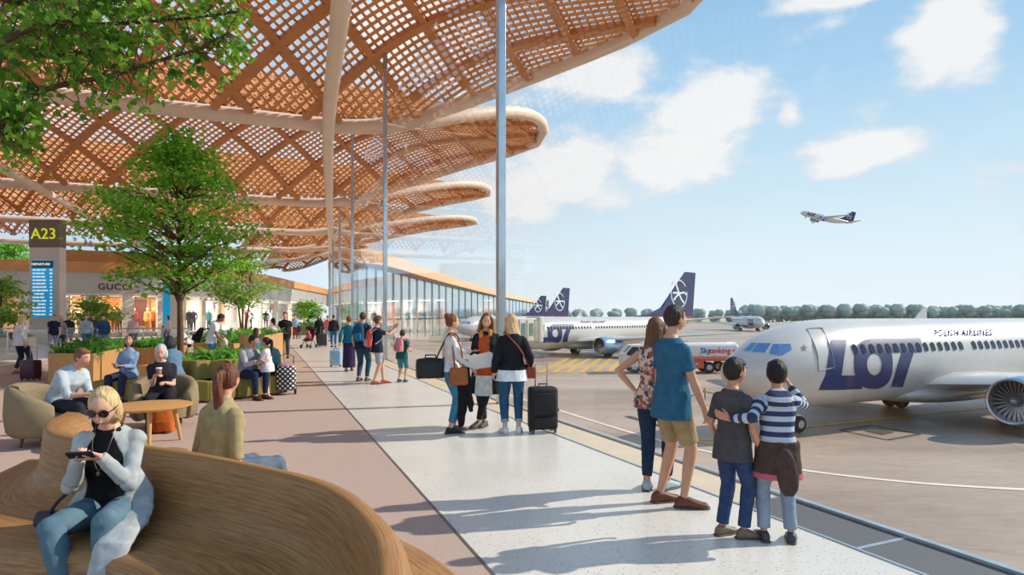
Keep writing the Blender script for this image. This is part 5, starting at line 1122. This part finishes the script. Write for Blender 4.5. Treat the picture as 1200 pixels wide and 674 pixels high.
# ---------------------------------------------------------------- three women with luggage
PA = person('woman with auburn bun, white top and black duffel bag on her shoulder', (-.88, 8.72, 0), R(-68), 1.7, ('tee', '#dcd5d0', -.03, .97), ('slim', '#3f7d9b', .9), '#26262a', ('bun', '#7a4527'), '#d9a78c', fem=True, lv=2, head=(0, 4, 0), rh=(.2, .26, .95), rhd=(0, .7, -.6), lh=(-.22, .42, 1.16), lhd=(-.1, .9, .15), ln=(0, -.1, 1), rf=(.08, -.02, .08, -6), lf=(-.08, .1, .08, 6), curl=(.7, .25))
PB_ = person('woman facing us in dark coat with rust top and mustard scarf, holding papers', (-.38, 9.22, 0), R(168), 1.72, ('coat', '#26282c', -.42, .97), ('slim', '#2b2b33', .95), '#4b4744', ('long', '#7b5236'), '#e0ab90', fem=True, lv=2, head=(12, 14, -4), rh=(.12, .28, 1.1), rhd=(-.75, .5, -.1), rn=(-.2, -.2, -1), lh=(-.2, .1, .9), rf=(.03, .02, .08, -10), lf=(.09, .14, .08, -22), curl=(.9, .5), hk=.8)
PC = person('blonde woman seen from behind in black blazer and cuffed blue jeans', (0.0, 8.66, 0), R(6), 1.7, ('jacket', '#23242a', -.03, .97), ('slim', '#2d5475', .9, '#7fa0b8'), '#e6e2de', ('long', '#d8b183'), '#e0ad92', fem=True, lv=2, head=(25, 6, 0), rh=(.26, .08, .93), lh=(-.26, .03, .88), rf=(.1, .03, .08, -12), lf=(-.1, 0, .08, 14), hk=1.05)
def panel(p, s0, s1, k0, k1, col, name, g=.046, wr=.003, fr=1.):
    b = NB(); n = 12; rows = []
    for s in [s0+(s1-s0)*i/10 for i in range(11)]:
        (c, u, v_), = p['rings'](p['T'], s, s, g, flare=.12, kg=1)[:1]; w_ = k0+(k1-k0)*(s-s0)/(s1-s0); rows.append([b.verts.new(c+u*sin(a)*f+v_*cos(a)*f*fr) for f in (1., .86) for a in [w_*(-1+2*j/n) for j in range(n+1)]])
    m = n+1
    for a, c in zip(rows, rows[1:]):
        for j in range(n): b.faces.new((a[j], a[j+1], c[j+1], c[j])); b.faces.new((a[m+j], c[m+j], c[m+j+1], a[m+j+1]))
        b.faces.new((a[0], c[0], c[m], a[m])); b.faces.new((a[n], a[m+n], c[m+n], c[n]))
    for r_ in (rows[0], rows[-1]):
        for j in range(n): b.faces.new((r_[j], r_[j+1], r_[m+j+1], r_[m+j]))
    return obj(name, b, cloth(col[1:], col), p['root'], sharp=1.)
panel(PB_, -.14, .46, .55, .42, '#b4552c', 'rust_top', .05); panel(PB_, -.44, -.1, .5, .52, '#e4e0dc', 'shirt_tail', .049)
b = NB(); tube(b, smoothpts([PB_['nb']+V(q) for q in ((-.05, .09, -.16), (-.07, .06, -.03), (0, -.06, .02), (.07, .06, -.03), (.05, .1, -.12), (.05, .12, -.26))], 6), [.03]*20+[.04]*11, 10); PB_['garment']('scarf', b, '#d79a3c', .01)
b = NB(); r_ = PC['rings'](PC['T'], -.16, .0, .026, flare=.15, kg=1); loft(b, r_, 22, 2.2); PC['garment']('shirt_tail', b, '#dfe2ea', .006)
pp = wp(PB_, (-.02, .33, 1.02)); pr_ = thing('papers', 'white sheets of paper held by the woman in the dark coat', 'papers', pp, R(170)); b = NB()
for k in range(3): box(b, (.01*k, .004*k, .0), (.34, .002, .23), rot=M.Rotation(R(8+3*k), 4, 'Y') @ M.Rotation(R(-25), 4, 'X'))
obj('sheets', b, mat('paper', '#e9e8ea', .8, 0, .02), pr_, smooth=False)
shoulder_bag('black duffel bag hanging behind the woman with the bun', PA, (.0, -.3, .8), (.38, .24, .3), '#1f1f23', [(.05, -.26, 1.0), (.06, -.12, 1.3), (.1, -.02, 1.46), (.1, .1, 1.33), (.03, -.18, 1.02)], 'bag', 'duffel_bag', R(-75)+R(90), False)
shoulder_bag('tan leather shoulder bag at the hip of the woman with the bun', PA, (.26, .05, .72), (.27, .11, .24), '#9a5527', [(.25, .0, .94), (.21, -.02, 1.25), (.13, -.02, 1.47), (.2, .1, 1.25), (.25, .12, .94)], rz=R(10))
cq = wp(PA, (.2, .16, .0)); t = thing('folded_coat', 'black coat hanging from the forearm of the woman with the bun', 'coat', (cq.x, cq.y, .1), R(-10)); b = NB()
loft(b, [(V((x, 0, z)), V((w_, 0, 0)), V((0, d, 0))) for z, w_, d, x in ((0, .03, .03, -.05), (.05, .05, .04, -.05), (.3, .065, .05, -.03), (.55, .075, .06, -.02), (.78, .08, .06, .0), (.84, .07, .04, 0))], 16, 2.3); loft(b, [(V((x, -.03, z)), V((w_, 0, 0)), V((0, .04, 0))) for z, w_, x in ((.22, .03, .1), (.35, .045, .09), (.6, .06, .05), (.8, .06, .02))], 14); b = remesh(b, .012, 3)
for v in b.verts: v.co += V((noise.noise(v.co*12), noise.noise(v.co*12+V((5, 1, 2))), 0))*.016
obj('cloth', b, cloth('coat_black', '#1d1d21'), t, sharp=3)
sx_ = wp(PC, (.33, .03, 0)); suitcase('black soft suitcase standing at the right hand of the blonde woman', (sx_.x+.12, sx_.y+.02, 0), R(12), .4, .27, .6, '#1e1e22', .36, soft=True)
shoulder_bag('small red brown crossbody bag on the right hip of the blonde woman', PC, (.27, -.04, .8), (.15, .07, .16), '#8a3a28', [(.25, -.03, .95), (.12, -.15, 1.2), (-.05, -.13, 1.4), (-.12, -.02, 1.47), (-.08, .14, 1.3)], rz=R(10))
# ---------------------------------------------------------------- family walking ahead
PD = person('woman in teal jacket and long dark skirt walking away with a pale blue suitcase', (*gr(409, 435)[:2], 0), R(12), 1.68, ('jacket', '#1f6d86', -.03, .97), ('skirt', '#33274f', .12), '#8a6a5a', ('short', '#7a4a2e'), fem=True, lv=1, lh=(-.27, -.1, .9), walk=.6)
suitcase('pale blue hard suitcase rolling beside the woman in the long skirt', (*gr(393.5, 430)[:2], 0), R(8), .36, .24, .5, '#8fb6d6', .42)
shoulder_bag('white tote bag on the right shoulder of the woman in the long skirt', PD, (.25, .0, .78), (.3, .1, .3), '#d8dbe2', [(.22, -.05, 1.05), (.18, 0, 1.45), (.24, .06, 1.05)], flap=False)
PE = person('man in navy shirt with blue backpack seen from behind', (*gr(425, 447)[:2], 0), R(-8), 1.78, ('tee', '#2a3044', -.12, .4), ('slim', '#2e4f66', .96), '#6a5040', ('short', '#5a3d2a'), lv=1, walk=.3)
q = wp(PE, (0, -.26, 1.0)); backpack('bright blue backpack worn by the man in navy', q, R(-8), '#23506f', '#2b6f96', .27, .2, .46)
PF = person('teenager in navy t-shirt and grey shorts photographing with a phone', (*gr(442, 450)[:2], 0), R(-66), 1.66, ('tee', '#262b3d', -.12, .36), ('loose', '#a3a2a6', .46), '#b9604e', ('fringe', '#6a3f28'), lv=1, rh=(.06, .45, 1.4), lh=(-.05, .45, 1.4), rhd=(-.1, .5, .9), lhd=(.1, .5, .9), rp=(.5, 0, -1), lp=(-.5, 0, -1), kid=.15, rf=(.07, -.1, .08, -5), lf=(-.08, .18, .08, 5))
q = wp(PF, (0, .5, 1.5)); t = thing('phone', 'dark phone held up by the teenager', 'phone', q, R(-66)); b = NB(); box(b, (0, 0, 0), (.15, .012, .08), bev=.004); obj('phone_body', b, mat('phone_black', '#1c1c20', .3), t)
q = wp(PF, (.02, -.22, .95)); backpack('coral red drawstring bag on the back of the teenager', q, R(-66), '#d8564c', '#a99aa0', .3, .14, .42)
PG = person('boy in green t-shirt and teal shorts walking toward the glass line', (*gr(471, 448)[:2], 0), R(-14), 1.32, ('tee', '#1f5a55', -.14, .4), ('loose', '#3f7f8c', .55), '#4a463c', ('fringe', '#4a3226'), kid=.5, lv=1, rh=(.2, .2, 1.05), lh=(-.2, .2, 1.05), walk=.25, head=(0, 18, 0))
q = wp(PG, (0, -.23, 1.02)); backpack('pink backpack worn by the boy in green', q, R(-14), '#d88d98', '#c7707c', .22, .13, .32)
# ---------------------------------------------------------------- walkers further back
def far(label, px, py, rz, h, top, bottom, **k): k.setdefault('lv', 0); return person(label, (*gr(px, py)[:2], 0), R(rz), h, top, bottom, **k)
PH = far('blonde woman in white top walking away at left with a maroon suitcase', 25, 438, -12, 1.72, ('tee', '#d9d4d6', -.1, .8), ('slim', '#2a3146', .92), hair=('long', '#d9b37c'), shoe='#b98a68', fem=True, lv=1, walk=.5, rh=(.27, -.12, .9))
suitcase('maroon suitcase pulled by the blonde woman at left', (*gr(36, 446)[:2], 0), R(-10), .44, .26, .48, '#4a2a33', .38)
shoulder_bag('maroon handbag on the left arm of the blonde woman walking away', PH, (-.3, .05, 1.0), (.28, .12, .2), '#6e2f33', [(-.28, 0, 1.2), (-.2, -.02, 1.46), (-.28, .1, 1.2)])
far('man in navy polo and checked shorts leading the walking trio', 63, 414, 205, 1.76, ('tee', '#20263a', -.13, .36), ('loose', '#8a8ea3', .5), hair=('short', '#6d6058'), walk=.6)
far('woman in pale grey jacket in the middle of the walking trio', 71, 412, 212, 1.68, ('jacket', '#a8a4a6', -.1, .97), ('slim', '#3b4356', .93), hair=('bob', '#b58d5f'), fem=True, walk=.5)
far('man in open dark jacket at the right of the walking trio', 80, 409, 222, 1.74, ('jacket', '#2c2f3a', -.12, .97), ('loose', '#6a6f80', .5), hair=('short', '#5a4a40'), walk=.5)
far('man in pale denim jacket with a black bag, left of the group by the planter', 101, 412, 222, 1.74, ('jacket', '#a9bac6', -.08, .97), ('slim', '#3f6f93', .95), hair=('short', '#7a5c40'), walk=.4)
far('man in dark grey jacket between denim jacket and blue jacket walkers', 109, 408, 225, 1.74, ('jacket', '#4a4d50', -.1, .97), ('slim', '#5f7283', .95), hair=('short', '#4b3a2e'), walk=.4)
far('man in blue jacket over a white shirt, right of the group by the planter', 121, 413, 208, 1.75, ('jacket', '#2f4f79', -.1, .97), ('slim', '#7b8595', .95), hair=('short', '#3d3028'), walk=.5, head=(0, 20, 0), rh=(.2, .3, 1.05))
far('person in pale pink shirt and dark trousers standing beyond the second planter', 156, 409, 212, 1.7, ('shirt', '#e2bfb4', -.12, .97), ('slim', '#3b2f33', .95), hair=('short', '#5a4230'))
far('woman in white top and black trousers walking behind the tall tree', 197, 402, 150, 1.68, ('tee', '#e3dcd8', -.05, .95), ('slim', '#23232a', .95), hair=('bob', '#2f241f'), fem=True, walk=.6)
far('small child in pink walking beside the woman in black trousers', 191, 402, 160, 1.05, ('tee', '#d98f98', -.14, .9), ('slim', '#c9c2c6', .95), hair=('fringe', '#4d3728'), kid=.9, walk=.5)
far('person in white seated low left of the man bending down', 220, 418, 120, 1.6, ('shirt', '#e0d8d2', .02, .95), ('slim', '#5a4a4e', .95), hair=('bob', '#8a6a52'), fem=True, seat=.4, lean=30, rh=(.15, .4, .62), lh=(-.15, .4, .62))
PJ = far('man in white t-shirt and blue shorts bending down behind the leafy bed', 247, 437, -62, 1.8, ('tee', '#d5dfea', -.1, .36), ('loose', '#3d84b4', .5), hair=('short', '#2a201b'), skin='#8a5f47', lv=1, lean=22, neck=15, head=(0, 28, 0), rh=(.2, .32, .9), lh=(-.2, .36, .9))
q = wp(PJ, (-.05, -.37, .88)); backpack('black backpack on the man in the white t-shirt', q, R(-62), '#1f1f24', '#2b2b31', .32, .2, .44, tilt=-18)
far('small child in grey beanie standing before the man in the white t-shirt', 263, 437, 120, 1.18, ('jacket', '#c9b9a6', -.12, .95), ('loose', '#6b7d94', .95), hair=('fringe', '#5a4030'), kid=.8, lv=1, cap='#7f97a3')
far('girl in bright blue t-shirt with dark bob behind the green sofa', 300, 445, -60, 1.34, ('tee', '#2a86b8', -.05, .4), ('slim', '#3b4356', .95), hair=('bob', '#3d2a20'), kid=.5, lv=1, fem=True)
far('woman in white top reaching across the tall oak planter box', 322, 424.4, 40, 1.62, ('tee', '#e6ded8', -.05, .4), ('slim', '#8f5a58', .95), hair=('pony', '#2d211c'), fem=True, lv=1, lean=20, rh=(.3, .4, 1.0), lh=(-.3, .4, 1.0))
far('man in black t-shirt with a white print standing past the oak box', 334, 420, 195, 1.82, ('tee', '#232327', -.14, .36), ('slim', '#4a4d55', .95), hair=('short', '#2c211c'), lv=1)
suitcase('dark red and black suitcase at the feet of the man in black', (*gr(325, 426)[:2], 0), R(20), .42, .28, .6, '#5a2430', .0, soft=True)
far('man in light blue shirt and red trousers far down the hall', 346, 397, 190, 1.75, ('shirt', '#9dbdd6', -.1, .9), ('slim', '#9a3a38', .95), hair=('short', '#4a3a30'))
far('child in dark jacket holding on beside the man in red trousers', 351, 397, 190, 1.1, ('jacket', '#3a4048', -.12, .95), ('slim', '#6a6f78', .95), hair=('fringe', '#3d2d24'), kid=.8)
far('long haired woman in black standing with a dark suitcase', 374, 405, 200, 1.72, ('coat', '#2a2629', -.35, .97), ('slim', '#39343a', .95), hair=('long', '#2b201d'), fem=True)
suitcase('dark plum suitcase in front of the woman in black', (*gr(378, 406.5)[:2], 0), R(15), .46, .28, .66, '#4f434c', .4)
far('person in salmon pink top and light jeans beyond the woman in black', 384, 400, 10, 1.7, ('tee', '#d9716c', -.1, .5), ('slim', '#6fa6c4', .9), hair=('short', '#a5714a'), fem=True)
far('person in black jacket and blue jeans nearest the stroller on the right', 391, 407, 20, 1.72, ('jacket', '#2b2f38', -.08, .97), ('slim', '#2f6799', .93), hair=('short', '#6a4630'))
# stroller with child
so_ = gr(362, 408); t = thing('stroller', 'dark folding stroller with a child in pink rolling toward us', 'stroller', so_, R(170)); b = NB(); K = NB
for s in (-1, 1): tube(b, [(s*.22, .32, .1), (s*.22, -.1, .55), (s*.22, -.38, 1.02)], .018, 8); tube(b, [(s*.22, -.3, .1), (s*.22, .05, .5)], .018, 8)
tube(b, [(-.22, -.38, 1.02), (.22, -.38, 1.02)], .02, 8); obj('frame', b, mat('case_grey', ''), t)
b = K(); loft(b, [(V((0, y, z)), V((.19, 0, 0)), V((0, .03, .05))) for y, z in ((.3, .42), (.05, .4), (-.12, .45), (-.24, .8), (-.27, .95))], 12, 3); obj('seat', b, cloth('stroller', '#5b2630'), t)
b = K(); ell(b, (0, -.12, .98), (.22, .24, .16), nu=18, nv=10); bmesh.ops.delete(b, geom=[v for v in b.verts if v.co.z < .94], context='VERTS'); b2 = b; bmesh.ops.solidify(b2, geom=b2.faces[:], thickness=.015); obj('canopy', b2, cloth('stroller_top', '#262229'), t)
for s in (-1, 1):
    for y in (.32, -.3):
        b = K(); lathe(b, [(.01, -.025), (.09, -.025), (.1, 0), (.09, .025), (.01, .025)], 18, (s*.25, y, .1), axis=(1, 0, 0)); obj('wheel', b, dark, t)
q = t.location; person('toddler in pink sitting in the stroller', (q.x, q.y, .46), R(170), .88, ('tee', '#d9667a', .0, .9), ('slim', '#7a3040', .95), '#c9b8b0', ('fringe', '#6a4a34'), kid=1., lv=0, seat=-.0, rf=(.1, .5, -.3, 0), lf=(-.1, .5, -.3, 0))
# ================================================================= seated people
PW = person('blonde woman in sunglasses sitting on the timber bench looking at her phone', (-2.5, 3.86, 0), R(189), 1.7, ('tee', '#16161a', -.02, 0), ('slim', '#5a7482', .96), '#3a3f47', ('bob', '#c4a878'), '#dba68c', fem=True, lv=2, seat=.38, lean=11, bend=0, head=(4, 22, -4), neck=8, rh=(.06, .29, .86), lh=(-.05, .29, .86), rp=(.5, -.5, -1), lp=(-.6, -.5, -1), rhd=(-.45, .75, .1), lhd=(.45, .75, .1), rn=(-.2, -.1, 1), ln=(.2, -.1, 1), curl=(.5, .5), rf=(.02, .5, .08, 5), lf=(-.15, .46, .08, 10))
# open cardigan: sleeves plus a shell left open at the front, long tail down her left side
b = NB(); n = 26; rows = []; G_ = .028
for s in [-.04+.56*i/14 for i in range(15)]:
    (c, u, v_), = PW['rings'](PW['T'], s, s, G_, kg=1)[:1]; gp_ = R(52)-R(26)*sst((s-.25)/.27); k_ = 1 if s < .5 else .86
    rows.append([b.verts.new(c+(u*sin(a)+v_*cos(a))*f*k_) for f in (1., .84) for a in [gp_+(2*pi-2*gp_)*j/n for j in range(n+1)]])
m = n+1
for a, c in zip(rows, rows[1:]):
    for j in range(n): b.faces.new((a[j], a[j+1], c[j+1], c[j])); b.faces.new((a[m+j], c[m+j], c[m+j+1], a[m+j+1]))
    b.faces.new((a[0], c[0], c[m], a[m])); b.faces.new((a[n], a[m+n], c[m+n], c[n]))
for r_ in (rows[0], rows[-1]):
    for j in range(n): b.faces.new((r_[j], r_[j+1], r_[m+j+1], r_[m+j]))
for s in (1, -1):
    ell(b, PW['sh'][s]+V((0, 0, -.004)), .068); pts, rs = PW['armpts'](s, 0, 1., .013); tube(b, pts, rs, 14, rnd=False); ell(b, PW['arms'][s][1], .049)
pz = PW['pel'].z
tube(b, [(x, y, z) for x, y, z in ((-.12, .02, pz+.2), (-.17, .06, pz+.1), (-.21, .18, pz+.01), (-.235, .32, pz-.025), (-.235, .43, pz-.035), (-.225, .53, pz-.08), (-.22, .585, pz-.2), (-.22, .6, pz-.38))], [.06, .085, .095, .1, .1, .1, .1, .085], 16, flat=(V((0, .3, 1)).normalized(), .36))
loft(b, [(V((x, y, z)), V((w_, 0, 0)), V((0, d, 0))) for x, y, z, w_, d in ((.14, .02, pz+.1, .06, .05), (.19, .03, pz+.0, .07, .05), (.21, .0, pz-.07, .08, .06))], 14, 2.4)
PW['garment']('cardigan', b, '#a8abab', .009)
b = NB(); 
for s in (-1, 1):
    lathe(b, [(.001, -.003), (.026, -.003), (.029, 0), (.026, .004), (.001, .005)], 22, (s*.034, .0945, .008), axis=(s*.28, 1, -.08)); tube(b, [(s*.06, .085, .016), (s*.077, .05, .016), (s*.08, -.01, .012)], .0035, 6)
tube(b, [(-.012, .1, .014), (.012, .1, .014)], .0035, 6); obj('sunglasses', xf(b, PW['HM']), mat('sunglass', '#1d1210', .12, 0, .05, 5, coat=.5), PW['root'])
b = NB(); tube(b, smoothpts([PW['nb']+V(q) for q in ((-.06, .02, .0), (-.05, .1, -.12), (-.005, .135, -.26), (.045, .1, -.12), (.06, .02, 0))], 5), .0022, 6); ell(b, PW['nb']+V((-.005, .138, -.28)), (.012, .006, .016), nu=8, nv=6); obj('necklace', b, mat('pendant', '#6f6250', .35, .7), PW['root'])
q = wp(PW, (.005, .395, .895)); t = thing('phone', 'dark phone in the hands of the woman in sunglasses', 'phone', q, R(194)); b = NB(); box(b, (0, 0, 0), (.135, .068, .01), bev=.004, rot=M.Rotation(R(38), 4, 'X')); obj('phone_body', b, mat('phone_black', ''), t); b = NB(); box(b, (0, -.004, .0065), (.126, .06, .002), rot=M.Rotation(R(38), 4, 'X')); obj('phone_screen', b, mat('phone_glass', '#56717c', .15), t)
shoulder_bag('small navy clutch with strap on the bench beside the woman in sunglasses', PW, (.3, .12, .395), (.2, .1, .1), '#23273a', [(.3, .14, .49), (.24, .17, .57), (.13, .16, .67)], flap=False)
# ponytailed woman on the outer side of the bench
PP = person('woman with long auburn ponytail and olive shirt seated with her back to us', (-2.18, 4.55, 0), R(-28), 1.72, ('shirt', '#a08f68', -.06, .62), ('slim', '#5d6b7c', .95), '#6a5a4a', ('pony', '#6a3b28'), '#d09a7e', fem=True, lv=2, bw=1.06, seat=.42, lean=8, head=(22, 2, 0), rh=(.25, .0, .43), lh=(-.25, .0, .43), rf=(.2, .5, .08, -10), lf=(-.02, .5, .08, 0), hk=1.1)
# armchair pair
PM = person('man in pale patterned shirt leaning forward in the large tub chair', (-5.84, 7.95, 0), R(-100), 1.76, ('shirt', '#aebbc4', -.02, .62), ('slim', '#2c2f3a', .95), '#4a3a30', ('short', '#7a5238'), '#cf9a80', lv=1, seat=.43, lean=36, neck=0, head=(0, 8, 0), rh=(.08, .5, .66), lh=(-.08, .5, .66))
PK = person('grey haired woman in dark t-shirt with a paper cup in the tub chair', (-5.17, 9.08, 0), R(203), 1.64, ('tee', '#2e2c32', -.02, .36), ('slim', '#24242a', .95), '#2b2b2e', ('bob', '#b6bcbc'), '#dba994', fem=True, lv=1, bw=1.08, seat=.42, lean=12, head=(0, 14, 0), rh=(.06, .3, .86), lh=(-.08, .3, .74), rhd=(-.5, .6, .2))
q = wp(PK, (.0, .37, .86)); t = thing('paper_cup', 'paper coffee cup held by the grey haired woman', 'cup', q); b = NB(); lathe(b, [(.001, 0), (.028, 0), (.038, .1), (.034, .1), (.026, .02)], 18); obj('cup', b, mat('cup_brown', '#9a7a62', .6), t); b = NB(); lathe(b, [(.001, .098), (.041, .098), (.041, .108), (.034, .115), (.001, .115)], 18); obj('lid', b, mat('paper', ''), t)
PL = person('dark haired woman in blue patterned shirt seated on the olive block', (-7.5, 12.0, 0), R(180), 1.66, ('shirt', '#7f97b8', -.03, .95), ('slim', '#2a3350', .93), '#4a4038', ('bob', '#2a1f1b'), '#c48b6d', fem=True, lv=1, seat=.42, lean=-6, head=(20, -14, 0), rh=(.1, .28, .78), lh=(-.05, .28, .74))
PS = person('person in dark headscarf and slate blue jacket sitting on the sofa corner', (-6.45, 11.72, 0), R(62), 1.68, ('jacket', '#5f7e98', -.03, .97), ('slim', '#7a4a4e', .93), '#4a3f3c', ('scarf', '#22242e'), '#b98468', fem=True, lv=1, seat=.43, lean=14, head=(0, 6, 0), rh=(.1, .36, .72), lh=(-.1, .36, .72))
PQ = person('man in grey waistcoat and navy trousers sitting at the end of the green sofa', (-5.32, 12.3, 0), R(-118), 1.72, ('shirt', '#a8a4a8', -.02, .97), ('slim', '#262d45', .95), '#4a2c22', ('short', '#211a18'), '#c0876a', lv=1, seat=.43, lean=20, head=(18, 10, 0), rh=(.1, .45, .78), lh=(-.08, .46, .78))
b = NB(); loft(b, PQ['rings'](PQ['T'], 0, .49, .03), 22, 2.25); PQ['garment']('waistcoat', b, '#7d8490', .004)
person('little girl in white cardigan standing before the man on the sofa', (*gr(313, 467)[:2], 0), R(84), 1.22, ('jacket', '#dcd6dc', -.16, .97), ('slim', '#d3b8a6', .96), '#d8c9be', ('pony', '#211a18'), '#c98f74', kid=.65, fem=True, lv=1, rh=(.12, .3, 1.0), lh=(-.12, .3, 1.0), head=(0, 4, 0))
# bags by the sofa and under the table
pk = bpy.data.materials.new('polka'); pk.use_nodes = True; N4, L4 = pk.node_tree.nodes, pk.node_tree.links; bs4 = N4['Principled BSDF']; tc4 = N4.new('ShaderNodeTexCoord'); mp4 = N4.new('ShaderNodeMapping'); mp4.inputs['Scale'].default_value = (14, 14, 14); mp4.inputs['Rotation'].default_value = (0, R(45), 0); L4.new(tc4.outputs['Object'], mp4.inputs[0])
fr = N4.new('ShaderNodeVectorMath'); fr.operation = 'FRACTION'; L4.new(mp4.outputs[0], fr.inputs[0]); sb = N4.new('ShaderNodeVectorMath'); sb.operation = 'SUBTRACT'; sb.inputs[1].default_value = (.5, .5, .5); L4.new(fr.outputs[0], sb.inputs[0]); mk = N4.new('ShaderNodeVectorMath'); mk.operation = 'MULTIPLY'; mk.inputs[1].default_value = (1, 0, 1); L4.new(sb.outputs[0], mk.inputs[0])
le = N4.new('ShaderNodeVectorMath'); le.operation = 'LENGTH'; L4.new(mk.outputs[0], le.inputs[0]); lt = N4.new('ShaderNodeMath'); lt.operation = 'LESS_THAN'; lt.inputs[1].default_value = .3; L4.new(le.outputs['Value'], lt.inputs[0]); x4 = N4.new('ShaderNodeMix'); x4.data_type = 'RGBA'; x4.inputs[6].default_value = (.015, .015, .02, 1); x4.inputs[7].default_value = (.8, .78, .78, 1); L4.new(lt.outputs[0], x4.inputs[0]); L4.new(x4.outputs[2], bs4.inputs['Base Color']); bs4.inputs['Roughness'].default_value = .7
q = gr(335, 463); t = thing('trolley_bag', 'black shopping trolley bag with white polka dots beside the little girl', 'trolley bag', (q.x, q.y, 0), R(15)); b = NB(); loft(b, [(V((0, dy, z)), V((rx, 0, 0)), V((0, ry, 0))) for z, rx, ry, dy in ((.1, .15, .1, 0), (.12, .19, .13, 0), (.4, .2, .14, 0), (.55, .2, .14, 0), (.63, .14, .09, 0))], 24, 2.8); obj('bag', b, pk, t)
b = NB(); ell(b, (0, -.0, .6), (.17, .11, .09), nu=18, nv=10); obj('top_flap', b, cloth('rosy', '#b98a8f', var=.5), t)
b = NB(); tube(b, [(-.14, .16, .08), (-.14, .17, .8), (0, .17, .86), (.14, .17, .8), (.14, .16, .08)], .012, 8); obj('frame', b, mat('case_grey', ''), t)
for s in (-1, 1): b = NB(); lathe(b, [(.01, -.02), (.08, -.02), (.085, 0), (.08, .02), (.01, .02)], 18, (s*.18, .1, .085), axis=(1, 0, 0)); obj('wheel', b, dark, t)
q = gr(321, 455); backpack('dark teal backpack on the sofa end behind the polka dot trolley bag', (-5.03, 12.93, .425), R(35), '#1f4a56', '#16323c', .34, .2, .55, straps=False)
backpack('orange backpack on the floor under the round table', (-4.95, 8.72, 0), R(25), '#b8622c', '#a5521f', .3, .22, .42, straps=False)
shoulder_bag('brown leather bag on the sofa between the headscarf and the blue shirt', PS, (0, 0, 0), (.4, .2, .26), '#8c6148', None, flap=True) .location = (-6.78, 12.06, .425)
